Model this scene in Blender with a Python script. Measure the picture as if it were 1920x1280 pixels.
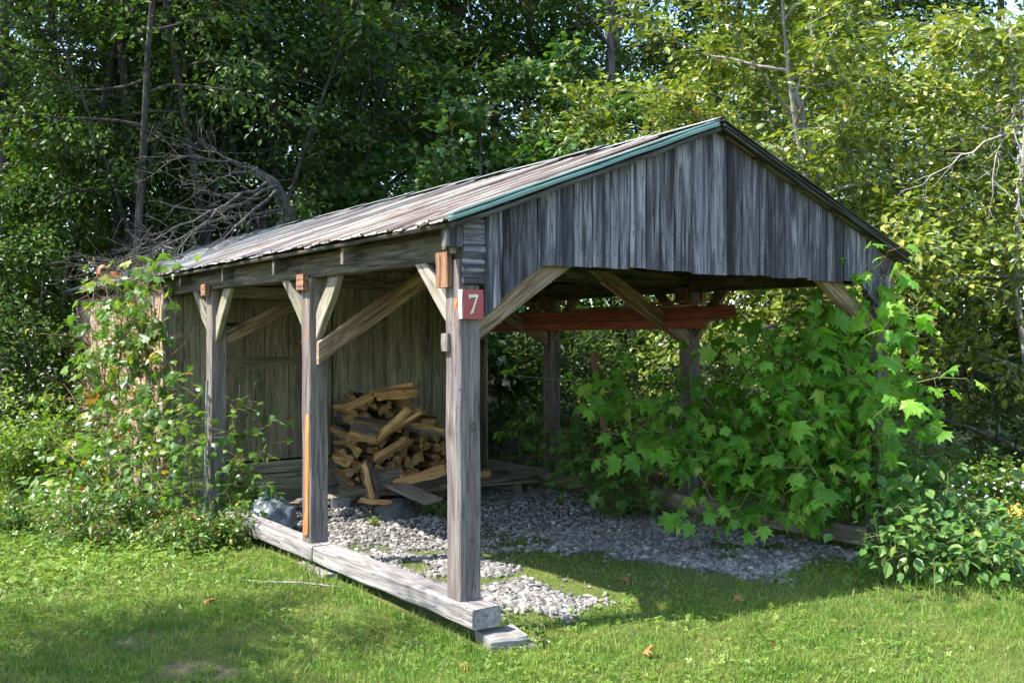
import bpy, math
import numpy as np
from mathutils import Vector, Matrix, noise as mnoise

S = bpy.context.scene
for _o in list(bpy.data.objects):
    bpy.data.objects.remove(_o)
COL = S.collection

# ------------------------------------------------------------------ camera, sky, sun, exposure
YAW = math.radians(35.2)
FWD = (math.sin(YAW), math.cos(YAW)); RGT = (math.cos(YAW), -math.sin(YAW))
CAM = Vector((-3.244, -5.149, 1.83)); FPX = 1884.0
cd = bpy.data.cameras.new('camera'); cam = bpy.data.objects.new('camera', cd); COL.objects.link(cam)
cam.location = CAM; cam.rotation_euler = (math.radians(90), 0, -YAW)
cd.sensor_width = 36; cd.lens = FPX / 1920 * 36; cd.clip_end = 800; cd.clip_start = 0.05
S.camera = cam

SUN = Vector((-1.74, 0.45, 2.55)).normalized()
wd = bpy.data.worlds.new('World'); S.world = wd; wd.use_nodes = True
nt = wd.node_tree; nt.nodes.clear()
sky = nt.nodes.new('ShaderNodeTexSky'); sky.sky_type = 'NISHITA'; sky.sun_disc = False
sky.sun_elevation = math.asin(SUN.z); sky.sun_rotation = math.atan2(SUN.x, SUN.y)
sky.air_density = 1.0; sky.dust_density = 1.0; sky.ozone_density = 1.0
bg = nt.nodes.new('ShaderNodeBackground'); bg.inputs[1].default_value = 0.15
wo = nt.nodes.new('ShaderNodeOutputWorld')
nt.links.new(sky.outputs[0], bg.inputs[0]); nt.links.new(bg.outputs[0], wo.inputs[0])
sl = bpy.data.lights.new('sun', 'SUN'); sl.energy = 3.9; sl.angle = math.radians(0.5); sl.color = (1.0, 0.95, 0.86)
so = bpy.data.objects.new('sun', sl); COL.objects.link(so)
so.rotation_euler = SUN.to_track_quat('Z', 'Y').to_euler(); so.location = (-8, 2, 14)
S.view_settings.view_transform = 'Standard'; S.view_settings.look = 'None'
S.view_settings.exposure = 1.9; S.view_settings.gamma = 1.0
S.render.engine = 'CYCLES'
S.cycles.use_denoising = True
try:
    S.cycles.denoiser = 'OPENIMAGEDENOISE'; S.cycles.denoising_input_passes = 'RGB_ALBEDO_NORMAL'; S.cycles.denoising_prefilter = 'ACCURATE'
except Exception: pass
S.cycles.max_bounces = 4; S.cycles.diffuse_bounces = 3; S.cycles.use_adaptive_sampling = True; S.cycles.adaptive_threshold = .05; S.cycles.glossy_bounces = 2; S.cycles.transmission_bounces = 4
S.cycles.transparent_max_bounces = 4; S.cycles.caustics_reflective = False; S.cycles.caustics_refractive = False

# ------------------------------------------------------------------ helpers
def at(px, py, depth):
    """a point of the place, from where the photograph shows it and how far away it stands"""
    l = (px - 960) / FPX * depth
    return Vector((CAM.x + l * RGT[0] + depth * FWD[0], CAM.y + l * RGT[1] + depth * FWD[1], CAM.z + (640 - py) / FPX * depth))
def vn2(x, y, seed=0):
    """smooth value noise on arrays, 0..1"""
    xi = np.floor(x).astype(np.int64); yi = np.floor(y).astype(np.int64); fx = x - xi; fy = y - yi
    def h(a, b):
        n = (a * 374761393 + b * 668265263 + seed * 1442695041) & 0x7fffffff
        n = ((n ^ (n >> 13)) * 1274126177) & 0x7fffffff
        return ((n ^ (n >> 16)) & 0xffff) / 65535.0
    u = fx * fx * (3 - 2 * fx); v = fy * fy * (3 - 2 * fy)
    return (h(xi, yi) * (1 - u) + h(xi + 1, yi) * u) * (1 - v) + (h(xi, yi + 1) * (1 - u) + h(xi + 1, yi + 1) * u) * v
def gz(x, y):
    """height of the ground"""
    x = np.asarray(x, float); y = np.asarray(y, float)
    z = 0.05 * np.exp(-((x + 0.4) / 1.1) ** 2) * np.exp(-((y - 2.5) / 4.5) ** 2)
    z = z + 0.05 * (vn2(x * .5 + 7, y * .5 + 3, 4) - .5) + 0.02 * (vn2(x * 2.1, y * 2.1, 5) - .5)
    far = np.clip((np.hypot(x - 1, y - 3) - 14) / 30, 0, 1)
    return z + far * far * 3.0
def gzf(x, y): return float(gz(np.array([x]), np.array([y]))[0])
WORLD = {}
def uniq_mesh(name, V, polys, mats=(), smooth=False, midx=None):
    m = bpy.data.meshes.new(name)
    V = np.asarray(V, np.float32); m.vertices.add(len(V)); m.vertices.foreach_set('co', V.ravel())
    polys = [np.asarray(p, np.int32) for p in polys if len(p)]
    loops = np.concatenate([p.ravel() for p in polys]); tot = np.concatenate([np.full(len(p), p.shape[1], np.int32) for p in polys])
    m.loops.add(len(loops)); m.loops.foreach_set('vertex_index', loops)
    m.polygons.add(len(tot)); m.polygons.foreach_set('loop_start', np.concatenate([[0], np.cumsum(tot)[:-1]]).astype(np.int32))
    for a in mats: m.materials.append(a)
    if midx is not None: m.polygons.foreach_set('material_index', np.asarray(midx, np.int32))
    m.polygons.foreach_set('use_smooth', np.full(len(tot), smooth))
    m.update(calc_edges=True)
    return m
def obj(name, mesh, M=None, parent=None):
    o = bpy.data.objects.new(name, mesh); COL.objects.link(o)
    M = M if M is not None else Matrix.Identity(4)
    if parent is not None:
        o.parent = parent; o.matrix_parent_inverse = WORLD[parent.name].inverted()
    o.matrix_basis = M; WORLD[o.name] = M.copy()
    return o
def tag(o, label=None, cat=None, group=None, kind=None):
    if label: o['label'] = label
    if cat: o['category'] = cat
    if group: o['group'] = group
    if kind: o['kind'] = kind
    return o
def empty(name, loc=(0, 0, 0), label=None, cat=None, group=None, rz=0.0):
    o = bpy.data.objects.new(name, None); COL.objects.link(o); o.empty_display_size = .1
    M = Matrix.Translation(loc) @ Matrix.Rotation(rz, 4, 'Z'); o.matrix_basis = M; WORLD[o.name] = M.copy()
    return tag(o, label, cat, group)
RB = np.random.default_rng(11)
def beam_mesh(name, L, w, h, mat, cut0=(0, 0), cut1=(0, 0), n=4, jit=.002, ch=.006, taper=0., bow=0., rng=RB):
    """a sawn timber: chamfered section, length along local z, slanted ends, slightly uneven"""
    a, b = w / 2, h / 2; c = min(ch, a * .45, b * .45)
    sec = np.array([(-a + c, -b), (a - c, -b), (a, -b + c), (a, b - c), (a - c, b), (-a + c, b), (-a, b - c), (-a, -b + c)])
    V = []
    bx = rng.normal(0, 1) * bow
    for i in range(n + 1):
        t = i / n; s = sec * (1 - taper * t) + rng.normal(0, jit, (1, 2)) + rng.normal(0, jit * .5, sec.shape)
        s[:, 0] += bx * math.sin(math.pi * t)
        z = np.full(8, t * L)
        if i == 0: z = z + cut0[0] * s[:, 0] + cut0[1] * s[:, 1]
        if i == n: z = z + cut1[0] * s[:, 0] + cut1[1] * s[:, 1]
        V.append(np.c_[s, z])
    V = np.concatenate(V)
    Q = [(i * 8 + k, i * 8 + (k + 1) % 8, (i + 1) * 8 + (k + 1) % 8, (i + 1) * 8 + k) for i in range(n) for k in range(8)]
    return uniq_mesh(name, V, [np.array(Q), np.array([list(range(7, -1, -1)), list(range(n * 8, n * 8 + 8))])], [mat])
def frame(a, b, hint):
    """matrix with z along a->b, x towards hint"""
    a = Vector(a); z = (Vector(b) - a).normalized(); h = Vector(hint); x = (h - z * h.dot(z)).normalized(); y = z.cross(x)
    M = Matrix((x, y, z)).transposed().to_4x4(); M.translation = a
    return M
def beam(name, a, b, w, h, mat, parent=None, hint=(1, 0, 0), **k):
    """w is measured along hint, h across it"""
    L = (Vector(b) - Vector(a)).length
    return obj(name, beam_mesh(name, L, w, h, mat, **k), frame(a, b, hint), parent)
def block(name, lo, hi, mat, parent=None, ch=.006, jit=.002, n=2):
    """upright or lying box from corner to corner, its grain along the longest side"""
    lo = Vector(lo); hi = Vector(hi); d = hi - lo; c = (lo + hi) / 2
    ax = max(range(3), key=lambda i: d[i])
    a = c.copy(); b = c.copy(); a[ax] = lo[ax]; b[ax] = hi[ax]
    hx = [(0, 1, 0), (1, 0, 0), (1, 0, 0)][ax]
    w = d[1] if ax == 0 else d[0]; h = d[2] if ax != 2 else d[1]
    return beam(name, a, b, w, h, mat, parent, hx, ch=ch, jit=jit, n=n)
def tubes(lines, sides=6):
    V = []; Q = []; off = 0
    for P, R in lines:
        P = np.asarray(P, float); R = np.asarray(R, float); n = len(P)
        if n < 2: continue
        T = np.gradient(P, axis=0); T /= np.linalg.norm(T, axis=1, keepdims=True) + 1e-9
        ref = np.array([0, 0, 1.]) if abs(T[:, 2]).mean() < .8 else np.array([1., 0, 0])
        U = np.cross(T, ref); U /= np.linalg.norm(U, axis=1, keepdims=True) + 1e-9; W = np.cross(T, U)
        sd = sides if R[0] > .012 else 4 if R[0] > .005 else 3
        ang = np.arange(sd) * 2 * math.pi / sd
        ring = P[:, None] + R[:, None, None] * (np.cos(ang)[None, :, None] * U[:, None] + np.sin(ang)[None, :, None] * W[:, None])
        V.append(ring.reshape(-1, 3)); i = np.arange(n - 1)[:, None] * sd; k = np.arange(sd)[None]; k2 = (k + 1) % sd
        Q.append((np.stack([i + k, i + k2, i + sd + k2, i + sd + k], -1)).reshape(-1, 4) + off); off += n * sd
    return np.concatenate(V), np.concatenate(Q)

# ------------------------------------------------------------------ materials
def mat_new(name):
    m = bpy.data.materials.new(name); m.use_nodes = True; t = m.node_tree; t.nodes.clear()
    out = t.nodes.new('ShaderNodeOutputMaterial'); b = t.nodes.new('ShaderNodeBsdfPrincipled')
    t.links.new(b.outputs[0], out.inputs[0]); return m, t, b, out
def nd(t, kind, **k):
    n = t.nodes.new('ShaderNode' + kind)
    for a, v in k.items(): setattr(n, a, v)
    return n
def ramp(t, fac, stops):
    r = nd(t, 'ValToRGB'); e = r.color_ramp.elements
    while len(e) < len(stops): e.new(.5)
    for s, (p, c) in zip(e, stops): s.position = p; s.color = (*c, 1) if len(c) == 3 else (c[0], c[0], c[0], 1)
    t.links.new(fac, r.inputs[0]); return r.outputs[0]
def mix(t, fac, a, b, mode='MIX'):
    m = nd(t, 'Mix', data_type='RGBA', blend_type=mode)
    if isinstance(fac, float): m.inputs[0].default_value = fac
    else: t.links.new(fac, m.inputs[0])
    for s, v in ((m.inputs[6], a), (m.inputs[7], b)):
        if isinstance(v, tuple): s.default_value = (*v, 1)
        else: t.links.new(v, s)
    return m.outputs[2]
def mth(t, op, a, b=None):
    m = nd(t, 'Math', operation=op)
    for s, v in ((m.inputs[0], a), (m.inputs[1], b)):
        if v is None: continue
        if isinstance(v, (int, float)): s.default_value = v
        else: t.links.new(v, s)
    return m.outputs[0]
def noise(t, vec, scale, detail=4., rough=.55, dist=0.):
    n = nd(t, 'TexNoise'); n.inputs['Scale'].default_value = scale; n.inputs['Detail'].default_value = detail
    n.inputs['Roughness'].default_value = rough; n.inputs['Distortion'].default_value = dist; t.links.new(vec, n.inputs['Vector']); return n.outputs[0]
def scaled(t, vec, s):
    m = nd(t, 'Mapping'); m.inputs['Scale'].default_value = s; t.links.new(vec, m.inputs[0]); return m.outputs[0]
def local(t):
    """object coordinates, shifted by a random amount for each object"""
    c = nd(t, 'TexCoord'); o = nd(t, 'ObjectInfo'); m = nd(t, 'VectorMath', operation='MULTIPLY_ADD')
    s = nd(t, 'CombineXYZ'); t.links.new(o.outputs['Random'], s.inputs[0]); t.links.new(o.outputs['Random'], s.inputs[1]); t.links.new(o.outputs['Random'], s.inputs[2])
    t.links.new(s.outputs[0], m.inputs[0]); m.inputs[1].default_value = (37., 91., 53.); t.links.new(c.outputs['Object'], m.inputs[2])
    return m.outputs[0], o.outputs['Random'], c
def wood(name, dark, mid, light, stain=None, stain_amt=.5, rough=.85, knots=True, vary=.35, fresh=None, moss=None, streak=None):
    m, t, b, out = mat_new(name); v, rnd, tc = local(t)
    g = noise(t, scaled(t, v, (21, 21, 1.5)), 1., 5., .6, 1.3)
    col = ramp(t, g, [(.36, dark), (.5, mid), (.66, light)])
    fine = noise(t, scaled(t, v, (75, 75, 4)), 1., 3., .55, .3)
    col = mix(t, .55, col, ramp(t, fine, [(.36, (.5, .5, .5)), (.58, (1.05, 1.05, 1.05))]), 'MULTIPLY')
    broad = noise(t, scaled(t, v, (5, 5, 1.1)), 1., 4., .6, .6)
    col = mix(t, .6, col, ramp(t, broad, [(.3, (.55, .55, .58)), (.65, (1.12, 1.1, 1.05))]), 'MULTIPLY')
    if stain:
        s = noise(t, scaled(t, v, (14, 14, .55)), 1., 5., .65, .9)
        col = mix(t, ramp(t, s, [(.5, (0, 0, 0)), (.6, (stain_amt,) * 3)]), col, stain)
    if streak:
        s = noise(t, scaled(t, v, (6.5, 6.5, .6)), 1., 4., .6, .5)
        col = mix(t, ramp(t, s, [(.53, (0, 0, 0)), (.64, (.75,) * 3)]), col, streak)
    if moss:
        s = noise(t, v, 3.5, 6., .65, .3)
        col = mix(t, ramp(t, s, [(.47, (0, 0, 0)), (.62, (.65,) * 3)]), col, moss)
    ck = noise(t, scaled(t, v, (26, 26, .5)), 1., 2., .5, .8)
    col = mix(t, ramp(t, mth(t, 'ABSOLUTE', mth(t, 'SUBTRACT', ck, .5)), [(.004, (.8,) * 3), (.011, (0, 0, 0))]), col, tuple(c * .2 for c in dark))
    if knots:
        vo = nd(t, 'TexVoronoi'); vo.inputs['Scale'].default_value = 1.; t.links.new(scaled(t, v, (5.5, 5.5, 2.1)), vo.inputs['Vector'])
        col = mix(t, ramp(t, vo.outputs['Distance'], [(.05, (.8,) * 3), (.17, (0, 0, 0))]), col, tuple(c * .45 for c in dark))
    if fresh:
        ge = nd(t, 'SeparateXYZ'); t.links.new(tc.outputs['Generated'], ge.inputs[0])
        f = mth(t, 'ADD', ge.outputs[2], mth(t, 'MULTIPLY', noise(t, scaled(t, v, (22, 22, 2)), 1., 4.), .55))
        col = mix(t, ramp(t, f, [(1.08, (0, 0, 0)), (1.35, (.6,) * 3)]), col, fresh)
    hs = nd(t, 'HueSaturation'); t.links.new(col, hs.inputs['Color'])
    t.links.new(mth(t, 'ADD', mth(t, 'MULTIPLY', rnd, vary), 1 - vary / 2), hs.inputs['Value'])
    t.links.new(hs.outputs[0], b.inputs['Base Color']); b.inputs['Roughness'].default_value = rough; b.inputs['Specular IOR Level'].default_value = .25
    bm = nd(t, 'Bump'); bm.inputs['Strength'].default_value = .55; bm.inputs['Distance'].default_value = .004
    hsum = mth(t, 'ADD', mth(t, 'MULTIPLY', g, 1.3), fine); t.links.new(hsum, bm.inputs['Height']); t.links.new(bm.outputs[0], b.inputs['Normal'])
    return m
def plain(name, col, rough=.6, metal=0., var=.3, scale=12., bump=.2, spec=.4):
    m, t, b, out = mat_new(name); v, rnd, tc = local(t)
    n = noise(t, v, scale, 6., .6)
    c = mix(t, 1., tuple(col), ramp(t, n, [(.3, (1 - var,) * 3), (.7, (1 + var * .5,) * 3)]), 'MULTIPLY')
    t.links.new(c, b.inputs['Base Color']); b.inputs['Roughness'].default_value = rough; b.inputs['Metallic'].default_value = metal; b.inputs['Specular IOR Level'].default_value = spec
    bm = nd(t, 'Bump'); bm.inputs['Strength'].default_value = bump; bm.inputs['Distance'].default_value = .01; t.links.new(n, bm.inputs['Height']); t.links.new(bm.outputs[0], b.inputs['Normal'])
    return m
def leafmat(name, stops, trans=.35, rough=.45, spec=.35, tcol=(1.5, 1.6, .5), tgain=1.):
    m, t, b, out = mat_new(name)
    g = nd(t, 'NewGeometry'); o = nd(t, 'ObjectInfo')
    f = mth(t, 'FRACT', mth(t, 'ADD', g.outputs['Random Per Island'], mth(t, 'MULTIPLY', o.outputs['Random'], 7.31)))
    col = ramp(t, f, stops)
    bl = noise(t, g.outputs['Position'], 1.1, 3., .5)
    col = mix(t, .7, col, ramp(t, bl, [(.32, (.68, .74, .7)), (.68, (1.2, 1.16, 1.0))]), 'MULTIPLY')
    t.links.new(col, b.inputs['Base Color']); b.inputs['Roughness'].default_value = rough; b.inputs['Specular IOR Level'].default_value = spec
    tr = nd(t, 'BsdfTranslucent'); t.links.new(mix(t, 1., col, tcol, 'MULTIPLY'), tr.inputs[0])
    ms = nd(t, 'MixShader'); ms.inputs[0].default_value = trans
    t.links.new(b.outputs[0], ms.inputs[1]); t.links.new(tr.outputs[0], ms.inputs[2]); t.links.new(ms.outputs[0], out.inputs[0])
    return m

W_post = wood('post_wood', (.10, .08, .072), (.185, .163, .15), (.265, .242, .226), stain=(.10, .06, .06), stain_amt=.45, streak=(.12, .10, .11))
W_sill = wood('sill_wood', (.13, .118, .114), (.225, .212, .208), (.31, .297, .292), stain=(.2, .17, .16), stain_amt=.3)
GC = dict(dark=(.06, .058, .068), mid=(.158, .152, .176), light=(.265, .257, .287), stain=(.02, .019, .024), stain_amt=.95, streak=(.025, .025, .036), vary=.95)
W_gable = wood('gable_wood', **GC)
W_gfresh = wood('gable_wood_fresh', fresh=(.20, .10, .05), **GC)
W_beam = wood('beam_wood', (.05, .043, .035), (.12, .104, .086), (.20, .178, .15), stain=(.018, .017, .016), stain_amt=.85, moss=(.085, .08, .045))
W_brace = wood('brace_wood', (.15, .10, .058), (.30, .215, .14), (.42, .325, .23), stain=(.09, .06, .035), stain_amt=.6)
W_bracelit = wood('brace_wood_sunlit', (.17, .15, .125), (.29, .262, .225), (.38, .35, .305), stain=(.10, .085, .06), stain_amt=.5, moss=(.17, .165, .08))  # paler copy of the brace wood, sunlight on the left eave put into it
W_wall = wood('wall_wood', (.24, .21, .145), (.38, .34, .245), (.47, .43, .32), stain=(.12, .105, .07), stain_amt=.45, vary=.45)
W_door = wood('door_wood', (.19, .165, .11), (.28, .248, .172), (.35, .315, .225), stain=(.11, .095, .06), stain_amt=.35, vary=.35)
W_side = wood('side_wood', (.22, .12, .06), (.42, .25, .13), (.50, .40, .31), stain=(.30, .30, .33), stain_amt=.9, vary=.6)
W_orange = wood('split_wood', (.30, .075, .025), (.54, .165, .045), (.64, .26, .09), knots=False, stain=(.18, .06, .04), stain_amt=.6)
W_block = wood('block_wood', (.13, .065, .035), (.27, .145, .082), (.36, .21, .13), knots=False)
W_plank = wood('plank_wood', (.14, .11, .08), (.24, .20, .155), (.34, .30, .25), stain=(.09, .07, .05), stain_amt=.5)
W_red = wood('red_painted_wood', (.17, .05, .035), (.28, .078, .052), (.35, .115, .08), knots=False, stain=(.15, .05, .035), stain_amt=.4, vary=.25)
W_fire = wood('firewood_split', (.30, .155, .055), (.50, .295, .115), (.66, .44, .20), knots=False, stain=(.26, .16, .08), stain_amt=.6, vary=.55)
W_bark = wood('bark', (.05, .04, .032), (.11, .09, .075), (.18, .155, .13), vary=.5, knots=False)
M_conc = plain('concrete', (.20, .195, .185), .9, 0, .35, 14, .5, .2)
M_rock = plain('dark_rock', (.075, .075, .072), .8, 0, .5, 7, .6, .3)
M_nail = plain('nail_metal', (.42, .42, .43), .4, .8, .3, 40, .1)
M_iron = plain('black_iron', (.02, .02, .02), .6, .5, .3, 30, .1)
M_trim = plain('green_metal_trim', (.10, .20, .185), .4, 0., .22, 4, .02, .5)
M_signred = plain('red_sign_paint', (.30, .055, .06), .55, 0, .15, 9, .05)
M_cream = plain('cream_paint', (.62, .58, .44), .6, 0, .15, 30, .05)
M_yellow = plain('ochre_paint', (.38, .24, .05), .7, 0, .4, 30, .05)
def roofmat(name, a, b_, rust):
    m, t, b, out = mat_new(name); v, rnd, tc = local(t)
    n = noise(t, scaled(t, v, (9, 9, 1.0)), 1., 7., .68, .8)
    col = ramp(t, n, [(.34, a), (.66, b_)])
    f = noise(t, scaled(t, v, (26, 26, 2.2)), 1., 6., .7, .6)
    f = mth(t, 'ADD', f, mth(t, 'MULTIPLY', rnd, .12))
    col = mix(t, ramp(t, f, [(.57, (0, 0, 0)), (.68, (.85,) * 3)]), col, rust)
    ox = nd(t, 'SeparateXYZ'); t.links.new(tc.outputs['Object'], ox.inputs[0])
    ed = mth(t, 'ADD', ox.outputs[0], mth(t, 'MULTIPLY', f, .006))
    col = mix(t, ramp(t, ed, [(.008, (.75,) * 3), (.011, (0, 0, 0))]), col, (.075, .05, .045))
    dk = noise(t, scaled(t, v, (60, 60, 6)), 1., 5., .7)
    col = mix(t, ramp(t, dk, [(.6, (0, 0, 0)), (.75, (.6,) * 3)]), col, (.10, .085, .07))
    hs = nd(t, 'HueSaturation'); t.links.new(col, hs.inputs['Color']); t.links.new(mth(t, 'ADD', mth(t, 'MULTIPLY', rnd, .45), .78), hs.inputs['Value'])
    t.links.new(hs.outputs[0], b.inputs['Base Color']); b.inputs['Roughness'].default_value = .62; b.inputs['Specular IOR Level'].default_value = .35
    bm = nd(t, 'Bump'); bm.inputs['Strength'].default_value = .25; bm.inputs['Distance'].default_value = .006; t.links.new(n, bm.inputs['Height']); t.links.new(bm.outputs[0], b.inputs['Normal'])
    return m
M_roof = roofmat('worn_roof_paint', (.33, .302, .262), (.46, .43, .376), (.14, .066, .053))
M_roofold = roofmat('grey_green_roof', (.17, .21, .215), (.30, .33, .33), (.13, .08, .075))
# ------------------------------------------------------------------ the shed
GS = 0.25                                                     # top of the sills
W_ = 4.32; RIDGE_X = W_ / 2; EAVE_X = -0.13; RIDGE_Z = 3.40; EAVE_Z = 2.545; Y0, Y1 = -0.10, 10.65
SL = (RIDGE_Z - EAVE_Z) / (RIDGE_X - EAVE_X)
def roofz(x): return EAVE_Z + SL * ((x if x < RIDGE_X else W_ - x) - EAVE_X)
shed = empty('timber_shed', (0, 0, 0), 'weathered grey timber shed with open front, posts, plank gable and worn metal roof', 'shed')
PW = .155
bents = [0.0, 2.2, 4.55]
# posts with their own wear
for side, x0 in ((0, 0.0), (1, W_ - PW)):
    for k, y in enumerate(bents):
        lean = (.012 if k == 2 else 0)
        p = beam('post', (x0 + PW / 2, y + PW / 2, GS if (k < 2 or side) else .0), (x0 + PW / 2 + lean, y + PW / 2, 2.33), PW, PW, W_post, shed, n=6, jit=.0035, ch=.008)
        if side == 0 and k == 1:
            beam('split_strip', (x0 - .001, y + .052, GS + .06), (x0 - .001, y + .06, 2.16), .008, .075, W_orange, p, n=9, jit=.004, ch=.002, taper=.6)
            p['label'] = 'post with a bright orange split down its side'
        if side == 0 and k == 0:
            # knots
            for (kx, kz, r) in ((.09, .62, .02), (.10, 1.06 + .25, .021)):
                a = np.linspace(0, 2 * math.pi, 15)[:-1]
                V = np.r_[[[kx, -.009, kz]], np.c_[kx + r * .55 * np.cos(a), np.full(14, -.006), kz + r * np.sin(a) * .8], np.c_[kx + r * np.cos(a), np.full(14, .001), kz + r * 1.5 * np.sin(a)]]
                T = [(0, 1 + (i + 1) % 14, 1 + i) for i in range(14)]; Q = [(1 + i, 1 + (i + 1) % 14, 15 + (i + 1) % 14, 15 + i) for i in range(14)]
                obj('knot', uniq_mesh('knot', V, [np.array(T), np.array(Q)], [W_beam]), None, p)
            beam('split_strip', (-.001, .03, 1.95), (-.001, .034, 2.09), .006, .024, W_orange, p, hint=(1, 0, 0), n=4, ch=.002, taper=-.7)
# sills: two lengths on the left, lapped beneath the middle post; one on the right; a back sill
beam('sill_beam', (.068, -.2, GS - .06), (.068, 2.08, GS - .06), .2, .12, W_sill, shed, n=8, jit=.004, ch=.012)
beam('sill_beam', (.063, 2.084, GS - .064), (.055, 4.02, GS - .062), .19, .12, W_sill, shed, n=7, jit=.004, ch=.012)
beam('sill_beam', (W_ - .08, .1, GS - .08), (W_ - .08, 6.0, GS - .08), .19, .16, W_plank, shed, n=7, jit=.004, ch=.012)
beam('sill_shim', (-.03, 1.75, GS - .19), (-.02, 2.32, GS - .19), .10, .06, W_sill, shed, n=3, jit=.004)
# plates along both eaves
for x in (.085, W_ - .085):
    beam('plate_beam', (x, -.02, 2.425), (x, 6.0, 2.425), .15, .185, W_beam, shed, n=9, jit=.005, ch=.008)
# tie beams across
for y in bents:
    beam('tie_beam', (.17, y + PW / 2, 2.46), (W_ - .17, y + PW / 2, 2.46), .15, .13, W_beam, shed, hint=(0, 1, 0), n=5, jit=.004)
# bolster blocks poking out beside the post heads
for k, y in enumerate(bents):
    z0, z1 = ((2.16, 2.375), (2.235, 2.36), (2.27, 2.385))[k]
    block('bolster_block', (-.05, y + (.067 if k == 0 else .012), z0), (-.003, y + (.2 if k == 0 else .145), z1), W_block, shed)
    block('bolster_block', (W_ + .003, y - .012, z0), (W_ + .07, y + .13, z1), W_block, shed)
    if k: block('bolster_block', (W_ - PW - .07, y + .01, 2.23), (W_ - PW - .003, y + .15, 2.38), W_block, shed)
# braces across the bents
def cross_brace(xp, zp, xt, zt, y, m, w=.135, th=.07):
    s = 1 if xt > xp else -1
    k = (zt - zp) / abs(xt - xp)
    beam('brace', (xp, y, zp), (xt, y, zt), w, th, m, shed, hint=(0, 0, 1), n=4, jit=.003, cut0=(k, 0), cut1=(-1 / k, 0))
cross_brace(PW, 1.93, .90, 2.42, .055, W_brace, .15)
cross_brace(W_ - PW, 1.93, W_ - .90, 2.42, .055, W_brace, .15)
cross_brace(.05, 1.74, 1.13, 2.44, 2.165, W_brace, .15, .05)
cross_brace(W_ - PW + .02, 1.84, 2.98, 2.50, 2.24, W_brace, .15)
cross_brace(PW + .02, 1.86, 1.55, 2.56, 4.62, W_brace, .13)
cross_brace(W_ - PW - .02, 1.86, W_ - 1.5, 2.52, 4.62, W_brace, .13)
# braces along the eaves
def eave_brace(x, yp, zp, yt, zt, m, w=.12, th=.07):
    k = (zt - zp) / abs(yt - yp)
    beam('brace', (x, yp, zp), (x, yt, zt), w, th, m, shed, hint=(0, 0, 1), n=3, jit=.003, cut0=(k, 0), cut1=(-1 / k, 0))
for k, y in enumerate(bents):
    eave_brace(.04, y + PW - .01, 1.98, y + PW + .36, 2.33, W_bracelit, .1, .055)
    if k: eave_brace(.075, y + .005, 1.93, y - .33, 2.335, W_bracelit, .15, .05)
    eave_brace(W_ - .06, y + PW - .01, 1.95, y + PW + .38, 2.33, W_brace, .1, .06)
    if k: eave_brace(W_ - .06, y + .005, 1.93, y - .36, 2.335, W_brace, .12, .06)
# small lug on the corner post
block('cleat', (-.03, .10, 1.77), (-.002, .17, 1.88), W_post, shed)
# rafters and purlins
for y in (.02, 1.42, 2.7, 3.93, 5.2, 6.45, 7.7, 8.95, 10.2):
    for s in (0, 1):
        xa, xb = (EAVE_X + .03, RIDGE_X - .004) if s == 0 else (W_ - EAVE_X - .03, RIDGE_X + .004)
        beam('rafter', (xa, y, roofz(xa) - .115), (xb, y, RIDGE_Z - .115), .115, .045, W_beam, shed, hint=(0, 0, 1), n=3, jit=.002, cut0=(SL, 0), cut1=(SL, 0))
for s in (0, 1):
    for q in range(6):
        x = EAVE_X + .05 + q * (RIDGE_X - EAVE_X - .12) / 5; z = roofz(x) - .033
        x = x if s == 0 else W_ - x
        beam('purlin', (x, Y0 + .05, z), (x, Y1 - .05, z), .1, .028, W_beam, shed, hint=(1, 0, SL if s == 0 else -SL), n=8, jit=.003)
# roof sheets: narrow ribbed strips, ragged at the eave
W_dark0 = wood('blackened_wood', (.02, .02, .018), (.05, .048, .042), (.10, .095, .085), knots=False)
roof = beam('roof', (RIDGE_X, Y0 + .02, RIDGE_Z - .028), (RIDGE_X, Y1 - .02, RIDGE_Z - .028), .05, .03, W_beam, shed, n=2)
rr = np.random.default_rng(5)
def sheet_mesh(w, L, rag, mat):
    """flat strip with a raised rib on each edge and one in the middle; length along z"""
    xs = np.array([0, .008, .018, .028, w * .47, w * .5, w * .53, w - .012, w]); hs = np.array([.004, .019, .019, .004, .002, .010, .002, .002, .006])
    n = 7; V = []
    for i in range(n + 1):
        z = L * i / n * np.ones(9)
        if i == 0: z = z + rr.normal(0, rag * .4, 9)
        V.append(np.c_[xs, hs + rr.normal(0, .0016, 9) + (rr.normal(0, .006) if i == 0 else 0), z])
    V = np.concatenate(V)
    Vb = V.copy(); Vb[:, 1] -= .0025
    Q = np.array([(i * 9 + k, i * 9 + k + 1, i * 9 + k + 10, i * 9 + k + 9) for i in range(n) for k in range(8)])
    E = np.array([(k, k + 72, k + 73, k + 1) for k in range(8)])
    return uniq_mesh('roof_sheet', np.r_[V, Vb], [Q, Q[:, ::-1] + 72, E], [mat])
y = Y0
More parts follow.
